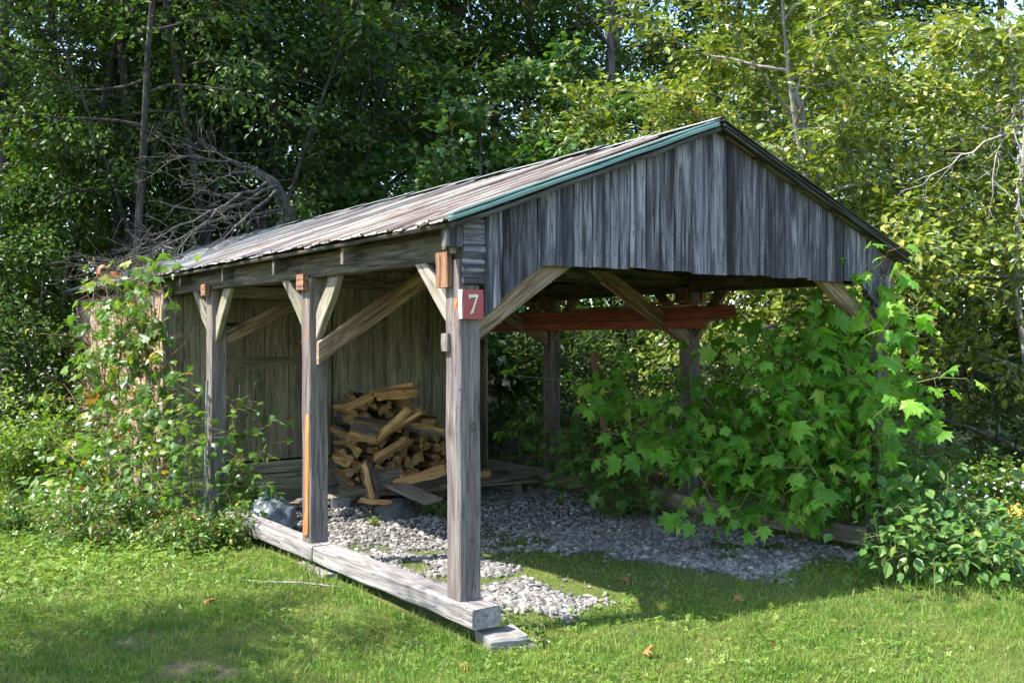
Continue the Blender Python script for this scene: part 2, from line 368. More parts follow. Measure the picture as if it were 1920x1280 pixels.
while y < Y1 - .02:
    w = rr.uniform(.15, .185)
    for s in (0, 1):
        if s == 1 and rr.random() < 0: continue
        x0 = EAVE_X - rr.uniform(0, .035); xr = RIDGE_X + rr.uniform(-.01, .03) if s == 0 else RIDGE_X
        L = (xr - x0) * math.hypot(1, SL); z0 = roofz(EAVE_X) - (EAVE_X - x0) * SL
        old = rr.random() < np.clip((y - 4.2) / 2.2, .04, .96)
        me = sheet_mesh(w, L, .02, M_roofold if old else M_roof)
        zax = Vector((1, 0, SL)).normalized() if s == 0 else Vector((-1, 0, SL)).normalized()
        a = Vector((x0, y, z0 + .004)) if s == 0 else Vector((W_ - x0, y + w, z0 + .004))
        xax = Vector((0, 1, 0)) if s == 0 else Vector((0, -1, 0))
        M = Matrix((xax, zax.cross(xax), zax)).transposed().to_4x4(); M.translation = a
        M = M @ Matrix.Rotation(rr.normal(0, .004), 4, 'X')
        obj('roof_sheet', me, M, roof)
    y += w - .002
# ridge cap pieces, slightly lifted at their laps
y = Y0 - .01
while y < Y1:
    L = rr.uniform(.5, .8)
    V = []
    for i in (0, 1):
        yy = y + i * (L + .04); dz = .012 + (.014 if i == 0 else 0) + rr.normal(0, .004)
        for dx in (-.11, -.05, 0, .05, .11): V.append((RIDGE_X + dx, yy, RIDGE_Z + .024 + dz - abs(dx) * SL * 1.05))
    V = np.array(V); Vb = V - [0, 0, .003]
    Q = np.array([(k, k + 1, k + 6, k + 5) for k in range(4)]); E = np.array([(k, k + 10, k + 11, k + 1) for k in range(4)])
    obj('ridge_cap', uniq_mesh('ridge_cap', np.r_[V, Vb], [Q[:, ::-1], Q + 10, E], [M_roofold]), None, roof)
    y += L
# green metal edge strip along the front verge, left slope; dark stacked edge boards on the right slope
def verge(x0, x1, zoff, yoff, h, th, m, name, par=roof):
    s = SL if x0 < RIDGE_X - .01 else -SL
    a = (x0, Y0 + yoff, roofz(x0) + zoff); b = (x1, Y0 + yoff, roofz(x1) + zoff)
    return beam(name, a, b, th, h, m, par, hint=(0, 1, 0), n=8, jit=.002, ch=.004)
v1 = verge(EAVE_X - .02, RIDGE_X - .05, .006, -.022, .026, .03, M_trim, 'verge_strip')
verge(EAVE_X + .01, RIDGE_X - .09, .034, .0, .010, .06, M_trim, 'verge_strip')
verge(EAVE_X + .01, RIDGE_X - .02, -.04, .0, .03, .05, W_dark0, 'verge_board')
verge(RIDGE_X + .02, W_ - EAVE_X, -.03, .0, .022, .05, W_dark0, 'verge_board')
verge(RIDGE_X + .01, W_ - EAVE_X - .04, -.008, -.01, .014, .05, W_dark0, 'verge_board')
verge(RIDGE_X + .0, W_ - EAVE_X + .01, .018, .0, .010, .07, W_dark0, 'verge_strip')
# the gable: upright planks on the front, lower corners cut along the braces
gab = beam('gable', (.2, .02, 2.56), (W_ - .2, .02, 2.56), .03, .09, W_beam, shed, hint=(0, 1, 0), n=2)
def gx(px): # plank edge seen at px, on the plane of the gable
    k = (px - 960) / FPX; return (.316 + k * 6.08) / (RGT[0] - k * FWD[0])
edges = [904, 937, 1002, 1037, 1070, 1105, 1138, 1175, 1205, 1230, 1259, 1291, 1358, 1386, 1414, 1442, 1466, 1490, 1510, 1531, 1553, 1576, 1600, 1622, 1640]
ex = [gx(p) for p in edges]
def gbot(x):
    if x < .60: return 2.32 - (.60 - x) * .76
    if x > 3.86: return 2.32 - (x - 3.86) * .68
    return 2.32 + (rr.normal(0, .001))
def gtop(x): return roofz(x) - .046
rr = np.random.default_rng(8)
for i in range(len(ex) - 1):
    gp = rr.choice([.003, .004, .006, .008]); a, b = ex[i] + gp, ex[i + 1] - .004; db = rr.normal(0, .006)
    if i == len(ex) - 2: b = W_ - .19
    th = .022; off = rr.uniform(-.007, .006); yf = -.034 + off
    xs = [a, b]
    if a < RIDGE_X < b: xs = [a, RIDGE_X, b]
    elif a < .60 < b: xs = [a, .60, b]
    elif a < 3.86 < b: xs = [a, 3.86, b]
    V = []; n = len(xs); nz = 6
    for j, x in enumerate(xs):
        zb, zt = gbot(x) + db + rr.normal(0, .002), gtop(x)
        for q in range(nz + 1):
            wob = (rr.normal(0, .0014) if 0 < q < nz else 0) * (1 if j in (0, n - 1) else 0)
            V.append((x - a + wob, 0, zb + (zt - zb) * q / nz))
    V = np.array(V); N = len(V); Vb = V + [0, th, 0]
    # rounded long edges: pull the outer front columns back a touch
    V[:nz + 1, 1] += .0025; V[-(nz + 1):, 1] += .0025
    c0 = np.array([(j * (nz + 1) + q, (j + 1) * (nz + 1) + q, (j + 1) * (nz + 1) + q + 1, j * (nz + 1) + q + 1) for j in range(n - 1) for q in range(nz)])
    sd = [(q + N, q, q + 1, q + 1 + N) for q in range(nz)] + [(q, q + N, q + 1 + N, q + 1) for q in range((n - 1) * (nz + 1), (n - 1) * (nz + 1) + nz)]
    ends = [(j * (nz + 1), j * (nz + 1) + N, (j + 1) * (nz + 1) + N, (j + 1) * (nz + 1)) for j in range(n - 1)] + [(j * (nz + 1) + nz + N, j * (nz + 1) + nz, (j + 1) * (nz + 1) + nz, (j + 1) * (nz + 1) + nz + N) for j in range(n - 1)]
    m = uniq_mesh('gable_plank', np.r_[V, Vb], [c0, c0[:, ::-1] + N, np.array(sd), np.array(ends)], [W_gfresh if 12 <= i <= 19 else W_gable])
    o = obj('gable_plank', m, Matrix.Translation((a, yf, 0)), gab)
# corner boarding left of the planks: short level boards and an upright end board
for z0, z1 in ((2.085 + .09, 2.25), (2.253, 2.335), (2.338, 2.42)):
    block('corner_board', (.012, -.026, z0), (.193, -.003, z1), W_gable, gab)
block('corner_board', (-.11, -.03, 2.40), (.009, -.006, 2.545), W_gable, gab)
block('corner_board', (W_ - .18, -.022, 2.2), (W_ + .01, -.004, 2.52), W_gable, gab)
block('corner_board', (.012, -.024, 2.424), (.193, -.004, 2.575), W_gable, gab)
beam('corner_post', (-.045, .02, 2.36), (-.045, .02, 2.52), .05, .04, W_beam, gab, n=2)
# nail heads in two rows
NV = []; NT = []
for i in range(len(ex) - 1):
    for zz in (2.40, 2.57, 2.95):
        for f_ in (.22, .78):
            x = ex[i] + (ex[i + 1] - ex[i]) * f_ + rr.normal(0, .006); z = zz + rr.normal(0, .012)
            if z < gtop(x) - .06 and z > gbot(x) + .03:
                a_ = np.arange(6) * math.pi / 3; o_ = len(NV) ; NV += [(x + .0055 * math.cos(k_), -.0425, z + .0055 * math.sin(k_)) for k_ in a_]; NT.append(tuple(range(o_, o_ + 6)))
tag(obj('nail_heads', uniq_mesh('nail_heads', np.array(NV), [np.array(NT)], [M_iron]), None, gab), kind='stuff')
# bent nails along the verge
nr = np.random.default_rng(3)
for px, py in ((1010, 365), (1122, 322), (1160, 305), (1222, 290)):
    x = gx(px); z = gtop(x) - .03
    P = np.array([(x, -.03, z), (x + .005, -.07, z - .01), (x + .022, -.085, z - .03 - nr.uniform(0, .015))])
    V, Q = tubes([(P, [.003] * 3)], 5); obj('nail', uniq_mesh('nail', V, [Q], [M_nail]), None, gab)

# back room: front wall (seen through the shed), door, side walls
BW = 6.1
wallf = beam('partition_wall', (.02, BW + .03, 2.36), (W_ - .2, BW + .03, 2.36), .05, .12, W_beam, shed, hint=(0, 1, 0), n=2)
x = .03; wr = np.random.default_rng(21)
while x < 4.10:
    w = wr.uniform(.135, .2)
    if x > 3.95: w = 4.12 - x
    if .62 < x + w and x < 2.02:
        if x < .62: w = .62 - x
        else: x = 2.02; continue
    if w > .05:
        beam('wall_plank', (x + w / 2, BW + wr.uniform(-.004, .004), .44), (x + w / 2, BW, roofz(min(x, W_ - x - w)) - .14), w - .006, .024, W_wall, wallf, n=5, jit=.0015, ch=.004)
    x += w
for (z0, z1) in ((.30, .435), (.16, .295), (.0, .155)):
    beam('base_plank', (.03, BW - .03, (z0 + z1) / 2), (4.12, BW - .03, (z0 + z1) / 2), z1 - z0, .035, W_wall, wallf, hint=(0, 0, 1), n=6, jit=.002)
door = block('door', (.64, BW + .0, .46), (2.0, BW + .02, 2.30), W_door, shed)
x = .64
for w in (.27, .24, .29, .26, .30):
    beam('door_plank', (x + w / 2, BW - .016, .455), (x + w / 2, BW - .016, 2.31), w - .007, .026, W_door, door, n=5, jit=.0015, ch=.004); x += w
block('lintel_board', (.60, BW - .028, 2.32), (2.06, BW - .003, 2.46), W_wall, door)
for z in (2.02, .75):
    beam('hinge', (.42, BW - .034, z), (.86, BW - .036, z + .005), .045, .008, M_iron, door, hint=(0, 0, 1), n=3, ch=.002, taper=.3)
block('door_batten', (.68, BW - .042, 1.55), (1.98, BW - .03, 1.66), W_door, door)
# left side wall, planked, sun bleached and orange
walll = beam('side_wall', (.06, BW, 2.32), (.06, Y1 - .25, 2.32), .08, .14, W_beam, shed, n=2)
y = BW + .0
while y < 10.35:
    w = wr.uniform(.14, .2)
    beam('wall_plank', (.0 + wr.uniform(-.004, .004), y + w / 2, .12), (.0, y + w / 2, 2.42), .022, w - .006, W_side, walll, n=4, jit=.0015, ch=.004); y += w
y = BW
while y < 10.35:
    w = .2
    beam('wall_plank', (W_ - .03, y + w / 2, .12), (W_ - .03, y + w / 2, 2.42), .022, w - .006, W_wall, walll, n=1, jit=.001); y += w
block('corner_trim', (-.03, BW - .05, .15), (.02, BW - .015, 2.35), W_side, walll)
x = .02
while x < W_ - .03:
    w = .22; xm = min(x + w, W_ - .02)
    beam('wall_plank', ((x + xm) / 2, 10.38, .1), ((x + xm) / 2, 10.38, roofz((x + xm) / 2) - .17), xm - x - .006, .022, W_wall, walll, n=1); x += w

# concrete blocks under the sill end
b1 = obj('concrete_block', beam_mesh('concrete_block', .24, .27, .085, M_conc, n=3, jit=.006, ch=.012), frame((.035, -.20, .06), (.275, -.26, .055), (0, 1, 0)))
tag(b1, 'thick grey concrete slab under the front end of the sill beam', 'concrete slab')
b2 = obj('concrete_block', beam_mesh('concrete_block', .2, .16, .07, M_conc, n=3, jit=.007, ch=.014), frame((.17, -.31, .018), (.36, -.34, .012), (0, 1, 0)))
tag(b2, 'small broken concrete piece low in the grass at the sill end', 'concrete slab')
# number sign on the corner post
sg = block('number_sign', (.0, -.035, 1.965), (.155, -.003, 2.145), M_signred); tag(sg, 'square red wooden sign with cream number 7 on the corner post', 'sign')
block('sign_edge', (-.0085, -.034, 1.967), (-.0005, -.004, 2.143), M_cream, sg, ch=.002)
pts = [(.043, 2.113), (.108, 2.116), (.110, 2.104), (.092, 2.062), (.078, 2.022), (.076, 2.004), (.054, 1.996), (.056, 2.008), (.066, 2.022), (.080, 2.060), (.094, 2.098), (.056, 2.096), (.045, 2.085)]
n = len(pts); V = np.array([(a, -.040, b) for a, b in pts] + [(a, -.034, b) for a, b in pts])
me = bpy.data.meshes.new('numeral'); me.from_pydata([tuple(v) for v in V], [], [tuple(range(n))[::-1]] + [(i, (i + 1) % n, (i + 1) % n + n, i + n) for i in range(n)]); me.materials.append(M_cream)
obj('numeral', me, None, sg)
# small name board above the door
nb = block('name_board', (1.52, BW - .075, 1.765), (2.13, BW - .05, 1.865), W_block); tag(nb, 'small brown board with worn pale characters on the back wall', 'sign')
block('painted_patch', (1.79, BW - .0785, 1.785), (1.97, BW - .0752, 1.852), M_yellow, nb, ch=.001)
def text(s, loc, size, m, par, name='lettering'):
    c = bpy.data.curves.new('lettering_curve', 'FONT'); c.body = s; c.size = size; c.extrude = .0015
    t_ = bpy.data.objects.new('lettering_curve', c); COL.objects.link(t_)
    dg = bpy.context.evaluated_depsgraph_get(); me_ = bpy.data.meshes.new_from_object(t_.evaluated_get(dg)); me_.materials.clear(); me_.materials.append(m)
    bpy.data.objects.remove(t_)
    return obj(name, me_, Matrix.Translation(loc) @ Matrix.Rotation(math.radians(90), 4, 'X'), par)
text('8-8 2', (1.56, BW - .0775, 1.79), .085, M_cream, nb); text('5', (2.03, BW - .0775, 1.79), .085, M_cream, nb)

# red boards stored in the nook between posts and braces, with two thin brown boards on top
def board(label, a, b, w, th, m, hint, name='stored_board', group='boards stored under the roof', cat='board', **k):
    o = beam(name, a, b, w, th, m, None, hint=hint, n=4, **k); return tag(o, label, cat, group)
board('red painted panel board with a grooved edge, lowest of the stored boards', (3.82, 1.66, 2.005), (3.80, 5.4, 2.0), .10, .03, W_red, (-.35, 0, .93), jit=.001)
board('long red board resting above the grooved red panel', (3.83, 1.28, 2.108), (3.80, 5.05, 2.105), .135, .03, W_red, (-.35, 0, .93), jit=.001)
board('thin brown board lying on top of the red boards', (3.70, 1.75, 2.175), (3.72, 3.5, 2.185), .15, .022, W_brace, (1, 0, .1), jit=.002)
board('short reddish board lying crooked on the red boards', (3.55, 1.5, 2.205), (3.72, 2.6, 2.212), .1, .022, W_red, (1, 0, .05), jit=.002)
board('short reddish-brown board standing in the brush beyond the right posts', (4.55, 4.0, .75), (4.42, 4.05, 1.70), .1, .025, W_block, (1, 0, 0), name='red_board', group='loose red boards')
# ------------------------------------------------------------------ ground, gravel, lawn
def gravel_mask(x, y):
    """1 where the gravel lies, 0 on the lawn"""
    n = vn2(x * 1.7, y * 1.7, 9) * .6 + vn2(x * 5, y * 5, 10) * .4
    front = np.clip((y - (-.05 + (n - .5) * 1.0)) / .4, 0, 1)
    front2 = np.clip((y - (.25 + (n - .5) * .6)) / .25, 0, 1)
    side = np.clip((x - .16) / .1, 0, 1) * np.clip((4.28 - x) / .08, 0, 1)
    strip = np.clip(1.25 - np.hypot((x - 1.93) / .52, (y - .6) / 1.35) - (n - .5) * .9, 0, 1) * 4       # grassy strip between the wheel tracks
    tuft = np.clip((vn2(x * 2.6 + 30, y * 2.6, 12) - .66) * 8, 0, 1) * np.clip((3.6 - y) / 1.5, 0, 1)
    sill = np.clip(1 - (x - .17) / .14, 0, 1) * np.clip((vn2(x * 3, y * 2.2, 33) - .45) * 6, 0, 1)
    back = np.clip((6.0 - y) / .1, 0, 1)
    return np.clip(np.where(x < .75, front2, front) * side * back - strip - tuft - sill, 0, 1)
def soil_mask(x, y):
    """bare worn patches in the lawn"""
    m = np.zeros_like(x)
    for (a, b, r, q) in SOIL:
        m = np.maximum(m, np.clip(1.4 - np.hypot((x - a) / r, (y - b) / q) - (vn2(x * 9, y * 9, 3) - .5) * 2.4, 0, 1))
    return np.clip(m * 1.5, 0, 1)
SOIL = []
for (px, py, r) in ((290, 1195, .13), (375, 1240, .13), (405, 1265, .10), (105, 1115, .07), (40, 1265, .1)):
    p = at(px, py, FPX * 1.8 / (py - 640)); SOIL.append((p.x, p.y, r, r * .8))
gx_ = np.concatenate([np.linspace(-400, -30, 12), np.linspace(-28, -8, 21), np.linspace(-7.8, 9, 113), np.linspace(10, 30, 21), np.linspace(33, 400, 12)])
gy_ = np.concatenate([np.linspace(-400, -30, 12), np.linspace(-28, -8, 21), np.linspace(-7.8, 12, 133), np.linspace(13, 40, 28), np.linspace(44, 400, 12)])
X, Y = np.meshgrid(gx_, gy_); Z = gz(X, Y)
nx, ny = len(gx_), len(gy_); I = np.arange(nx * ny).reshape(ny, nx)
Q = np.stack([I[:-1, :-1], I[:-1, 1:], I[1:, 1:], I[1:, :-1]], -1).reshape(-1, 4)
m, t, b, out = mat_new('lawn_soil'); g = nd(t, 'NewGeometry')
n1 = noise(t, g.outputs['Position'], 1.3, 6., .6); n2 = noise(t, g.outputs['Position'], 22., 6., .7)
col = ramp(t, n1, [(.35, (.07, .10, .022)), (.62, (.11, .135, .035))])
col = mix(t, ramp(t, n2, [(.42, (0, 0, 0)), (.66, (.8,) * 3)]), col, (.10, .075, .045))
at_ = nd(t, 'Attribute', attribute_name='cover'); sp = nd(t, 'SeparateColor'); t.links.new(at_.outputs['Color'], sp.inputs[0])
vo = nd(t, 'TexVoronoi'); vo.inputs['Scale'].default_value = 34; t.links.new(g.outputs['Position'], vo.inputs['Vector'])
gr = mix(t, 1., ramp(t, vo.outputs['Color'], [(.2, (.10, .095, .088)), (.8, (.24, .23, .215))]), ramp(t, vo.outputs['Distance'], [(.3, (1, 1, 1)), (.75, (.35,) * 3)]), 'MULTIPLY')
col = mix(t, sp.outputs[0], col, gr); col = mix(t, sp.outputs[1], col, mix(t, n2, (.05, .038, .026), (.19, .15, .11)))
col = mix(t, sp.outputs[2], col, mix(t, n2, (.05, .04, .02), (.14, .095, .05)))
t.links.new(col, b.inputs['Base Color']); b.inputs['Roughness'].default_value = .95; b.inputs['Specular IOR Level'].default_value = .1
bm = nd(t, 'Bump'); bm.inputs['Strength'].default_value = .6; bm.inputs['Distance'].default_value = .02
t.links.new(mth(t, 'ADD', n2, mth(t, 'MULTIPLY', vo.outputs['Distance'], -.5)), bm.inputs['Height']); t.links.new(bm.outputs[0], b.inputs['Normal'])
me = uniq_mesh('ground', np.c_[X.ravel(), Y.ravel(), Z.ravel()], [Q], [m], True)
ca = me.color_attributes.new('cover', 'FLOAT_COLOR', 'POINT')
xr, yr = X.ravel(), Y.ravel()
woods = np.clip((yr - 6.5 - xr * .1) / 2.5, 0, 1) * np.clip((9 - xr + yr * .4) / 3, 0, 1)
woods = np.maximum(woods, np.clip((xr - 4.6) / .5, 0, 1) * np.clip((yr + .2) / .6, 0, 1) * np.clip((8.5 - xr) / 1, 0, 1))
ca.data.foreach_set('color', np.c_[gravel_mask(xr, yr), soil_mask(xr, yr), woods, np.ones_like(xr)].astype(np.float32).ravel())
tag(obj('ground', me), kind='structure')

rg = np.random.default_rng(77)
# crushed stone, each stone a small angular lump
def stones(n, x0, x1, y0, y1):
    x = rg.uniform(x0, x1, n * 3); y = rg.uniform(y0, y1, n * 3); k = (rg.random(n * 3) < gravel_mask(x, y) ** 1.5 * .98 + .004 * (y > .1) * (x > .2))
    x, y = x[k][:n], y[k][:n]; n = len(x)
    ph = (1 + 5 ** .5) / 2
    ico = np.array([(-1, ph, 0), (1, ph, 0), (-1, -ph, 0), (1, -ph, 0), (0, -1, ph), (0, 1, ph), (0, -1, -ph), (0, 1, -ph), (ph, 0, -1), (ph, 0, 1), (-ph, 0, -1), (-ph, 0, 1)]) / 1.9
    T = np.array([(0, 11, 5), (0, 5, 1), (0, 1, 7), (0, 7, 10), (0, 10, 11), (1, 5, 9), (5, 11, 4), (11, 10, 2), (10, 7, 6), (7, 1, 8), (3, 9, 4), (3, 4, 2), (3, 2, 6), (3, 6, 8), (3, 8, 9), (4, 9, 5), (2, 4, 11), (6, 2, 10), (8, 6, 7), (9, 8, 1)])
    s = rg.lognormal(math.log(.0125), .45, n).clip(.005, .032)
    v = ico[None] * (1 + rg.normal(0, .22, (n, 12, 1))) * np.stack([rg.uniform(.7, 1.45, n), rg.uniform(.7, 1.2, n), rg.uniform(.45, .9, n)], -1)[:, None]
    a = rg.uniform(0, 6.28, n); b_ = rg.normal(0, .45, n); ca_, sa, cb, sb = np.cos(a), np.sin(a), np.cos(b_), np.sin(b_)
    vx, vy, vz = v[..., 0], v[..., 1] * cb[:, None] - v[..., 2] * sb[:, None], v[..., 1] * sb[:, None] + v[..., 2] * cb[:, None]
    vx, vy = vx * ca_[:, None] - vy * sa[:, None], vx * sa[:, None] + vy * ca_[:, None]
    zb = gz(x, y) + s * .25 + rg.uniform(0, .012, n)
    V = np.stack([vx * s[:, None] + x[:, None], vy * s[:, None] + y[:, None], vz * s[:, None] + zb[:, None]], -1).reshape(-1, 3)
    return V, (T[None] + (np.arange(n) * 12)[:, None, None]).reshape(-1, 3)
m, t, b, out = mat_new('crushed_stone'); g = nd(t, 'NewGeometry')
col = ramp(t, g.outputs['Random Per Island'], [(0, (.085, .08, .075)), (.45, (.18, .172, .163)), (.8, (.27, .257, .243)), (.93, (.29, .255, .215)), (1, (.45, .43, .41))])
n2 = noise(t, g.outputs['Position'], 90., 3., .6); col = mix(t, .6, col, ramp(t, n2, [(.3, (.7, .7, .72)), (.7, (1.1, 1.1, 1.1))]), 'MULTIPLY')
t.links.new(col, b.inputs['Base Color']); b.inputs['Roughness'].default_value = .85; b.inputs['Specular IOR Level'].default_value = .25
V1, T1 = stones(23000, .15, 4.3, -.5, 2.6); V2, T2 = stones(11000, .15, 4.3, 2.6, 6.0)
go = obj('gravel', uniq_mesh('gravel', np.r_[V1, V2], [np.r_[T1, T2 + len(V1)]], [m])); tag(go, 'grey crushed stone gravel on the floor of the open shed', 'gravel', kind='stuff')

# grass: blades by the hundred thousand, denser near the camera
def blades(x, y, h, w, lean=.5):
    n = len(x); a = rg.uniform(0, 6.28, n); la = rg.uniform(0, 6.28, n); ln = np.abs(rg.normal(0, lean, n)).clip(0, 1.6)
    wx, wy = np.cos(a) * w / 2, np.sin(a) * w / 2; lx, ly = np.cos(la) * ln, np.sin(la) * ln; z = gz(x, y) - .004
    hz = h / np.sqrt(1 + ln * ln)
    def pt(k, f, q): return np.stack([x + lx * hz * f ** 1.6 + k * wx * q, y + ly * hz * f ** 1.6 + k * wy * q, z + hz * (f if f < .9 else .93)], -1)
    V = np.stack([pt(-1, 0, 1), pt(1, 0, 1), pt(1, .5, .8), pt(-1, .5, .8), pt(0, 1., 0)], 1).reshape(-1, 3); o = np.arange(n)[:, None] * 5
    return V, o + np.array([[0, 1, 2, 3]]), o + np.array([[3, 2, 4]])
def lawn_pts(n, d0, d1):
    """points spread over the lawn within the camera's wedge (a little wider), between two distances"""
    d = np.sqrt(rg.uniform(d0 * d0, d1 * d1, n)); l = rg.uniform(-.64, .64, n) * d
    x = CAM.x + l * RGT[0] + d * FWD[0]; y = CAM.y + l * RGT[1] + d * FWD[1]; return x, y
VV = []; QQ = []; TT = []; off = 0
def add_grass(x, y, h, w, lean=.5):
    global off
    V, q, t_ = blades(x, y, h, w, lean); VV.append(V); QQ.append(q + off); TT.append(t_ + off); off += len(V)
for n, d0, d1, hh, ww in ((190000, 4.3, 7.0, .036, .0045), (120000, 7.0, 10.5, .042, .006), (40000, 10.5, 17, .08, .011)):
    x, y = lawn_pts(n, d0, d1)
    dens = (1 - gravel_mask(x, y)) * (1 - .8 * soil_mask(x, y)) * (.5 + .5 * np.clip(vn2(x * 3, y * 3, 41) * 1.8, 0, 1))
    dens *= np.where((x > -.03) & (x < .17) & (y > -.2) & (y < 4.1), 0, 1) * np.where((x > 4.5) & (y > .1), .35, 1) * np.where((x > .1) & (x < 4.3) & (y > 3.2), .25, 1)
    dens *= np.where((x > .0) & (x < 4.3) & (y > 6), 0, 1)
    k = rg.random(n) < dens; x, y = x[k], y[k]
    h = hh * rg.lognormal(0, .38, len(x)) * (.55 + .9 * vn2(x * 1.4, y * 1.4, 44)); inside = (x > .15) & (x < 4.3) & (y > 0); h = np.where(inside, h * .6, h)
    edge = np.exp(-((x + .09) / .07) ** 2) * (y > -.3) * (y < 4.2); h = h * (1 + .7 * edge)
    add_grass(x, y, h, ww * rg.uniform(.6, 1.4, len(x)), .95)
# taller tufts
for (px, py, k, hh) in tuple((rg.uniform(0, 1920), 1075 + 205 * rg.random(), int(rg.integers(10, 45)), rg.uniform(.06, .11)) for _ in range(70)) + ((25, 1160, 70, .17), (455, 1170, 40, .14), (900, 1195, 25, .12), (1690, 1120, 50, .15), (1320, 1150, 130, .09), (1260, 1140, 120, .085), (640, 1120, 60, .13), (690, 1090, 60, .12), (460, 1100, 90, .10), (250, 1060, 60, .13), (1760, 1100, 80, .16), (1850, 1090, 80, .15), (560, 1075, 90, .1), (1420, 1170, 60, .1)):
    p = at(px, py, FPX * 1.8 / (py - 640)); add_grass(p.x + rg.normal(0, .07, k), p.y + rg.normal(0, .07, k), rg.uniform(.5, 1.1, k) * hh, np.full(k, .005), .5)
m, t, b, out = mat_new('grass_blades'); g = nd(t, 'NewGeometry')
col = ramp(t, g.outputs['Random Per Island'], [(0, (.07, .165, .022)), (.4, (.115, .225, .028)), (.75, (.17, .275, .044)), (.92, (.28, .31, .09)), (1, (.40, .35, .16))])
pn = noise(t, g.outputs['Position'], 2.2, 6., .65)
col = mix(t, ramp(t, pn, [(.45, (0, 0, 0)), (.64, (.75,) * 3)]), col, (.22, .235, .07))
pn2 = noise(t, g.outputs['Position'], 4.5, 4., .6); col = mix(t, .8, col, ramp(t, pn2, [(.36, (.55, .7, .55)), (.62, (1.1, 1.12, 1.))]), 'MULTIPLY')
t.links.new(col, b.inputs['Base Color']); b.inputs['Roughness'].default_value = .5; b.inputs['Specular IOR Level'].default_value = .3
tr = nd(t, 'BsdfTranslucent'); t.links.new(mix(t, 1., col, (1.3, 1.4, .6), 'MULTIPLY'), tr.inputs[0]); ms = nd(t, 'MixShader'); ms.inputs[0].default_value = .35
t.links.new(b.outputs[0], ms.inputs[1]); t.links.new(tr.outputs[0], ms.inputs[2]); t.links.new(ms.outputs[0], out.inputs[0])
M_grass = m
go = obj('grass', uniq_mesh('grass', np.concatenate(VV), [np.concatenate(QQ), np.concatenate(TT)], [m])); tag(go, 'short green lawn grass with yellowed patches around the shed', 'grass', kind='stuff')
# ------------------------------------------------------------------ leaves and plants
ORD = 'first second third fourth fifth sixth seventh eighth ninth tenth eleventh twelfth thirteenth fourteenth fifteenth sixteenth seventeenth eighteenth nineteenth twentieth'.split()
def T_(V, polys): return np.array(V, float), [np.array(p) for p in polys]
LEAF_FAR = T_([(0, 0, 0), (-.30, .42, .07), (0, 1, -.05), (.30, .42, .07)], [[(0, 2, 1), (0, 3, 2)]])
LEAF_OVAL = T_([(0, 0, 0), (-.25, .25, .05), (-.29, .55, .06), (-.14, .84, .02), (0, 1, -.08), (.14, .84, .02), (.29, .55, .06), (.25, .25, .05), (0, .5, -.02)], [[(0, 8, 2, 1), (8, 4, 3, 2), (0, 7, 6, 8), (8, 6, 5, 4)]])
def maple(curl, wide, bend):
    half = [(.07, -.06), (.34, -.10), (.30, .07), (.56, .26), (.40, .34), (.60, .60), (.33, .56), (.20, .60), (.22, .80), (.10, .78)]
    P = [(0, 0)] + half + [(0, 1.05)] + [(-a, b) for a, b in half[::-1]]
    V = [(0, .38, .05)] + [(a * wide, b + bend * a * .6, .05 - curl * (.5 * a * a + .3 * max(0, b - .38) ** 2) - (.07 * curl if abs(a) > .5 else 0) + bend * a * .5) for a, b in P]
    n = len(P); return T_(V, [[(0, 1 + i, 1 + (i + 1) % n) for i in range(n)]])
LEAF_MAPLE = [maple(*k_) for k_ in ((1, 1., 0), (.35, .85, .12), (1.9, 1.1, -.1), (1.2, .7, .2), (.7, 1.15, 0))]
LEAF_LOBE = T_([(0, 0, 0), (.34, -.06, -.03), (.36, .38, -.05), (.13, .55, 0), (0, 1, -.12), (-.13, .55, 0), (-.36, .38, -.05), (-.34, -.06, -.03), (0, .35, .05)], [[(8, 0, 1), (8, 1, 2), (8, 2, 3), (8, 3, 4), (8, 4, 5), (8, 5, 6), (8, 6, 7), (8, 7, 0)]])
CLOVER = T_([(0, 0, .0), (-.2, .3, .02), (0, .42, 0), (.2, .3, .02), (.36, -.02, .02), (.36, -.3, 0), (.1, -.3, .02), (-.1, -.3, .02), (-.36, -.3, 0), (-.36, -.02, .02)], [[(0, 3, 2, 1), (0, 6, 5, 4), (0, 9, 8, 7)]])
def unit(a): return a / (np.linalg.norm(a, axis=-1, keepdims=True) + 1e-9)
def basis(D, N):
    D = unit(D); N = unit(N - (N * D).sum(-1, keepdims=True) * D); return np.cross(D, N), D, N
def scatter(tpl, P, D, N, Sz):
    A, B, C = basis(D, N); tv, tp = tpl; n = len(P)
    V = P[:, None] + Sz[:, None, None] * (tv[None, :, 0, None] * A[:, None] + tv[None, :, 1, None] * B[:, None] + tv[None, :, 2, None] * C[:, None])
    o = (np.arange(n) * len(tv))[:, None, None]
    return V.reshape(-1, 3), [(p[None] + o).reshape(-1, p.shape[1]) for p in tp]
def multi(tpl, P, D, N, Sz):
    if not isinstance(tpl, list): return scatter(tpl, P, D, N, Sz)
    Vs = []; Ps = []; off = 0
    for k, t_ in enumerate(tpl):
        V, pl = scatter(t_, P[k::len(tpl)], D[k::len(tpl)], N[k::len(tpl)], Sz[k::len(tpl)]); Vs.append(V); Ps += [p + off for p in pl]; off += len(V)
    return np.concatenate(Vs), Ps
def grow(rng, p, d, L, n, wob, grav):
    P = [np.array(p, float)]; d = unit(np.array(d, float))
    for i in range(n):
        d = unit(d + rng.normal(0, wob, 3) + np.array([0, 0, grav])); P.append(P[-1] + d * L / n)
    return np.array(P)
def along(rng, P, t):
    f = np.clip(t, 0, .9999) * (len(P) - 1); i = int(f); return P[i] + (P[i + 1] - P[i]) * (f - i), unit(P[i + 1] - P[i])
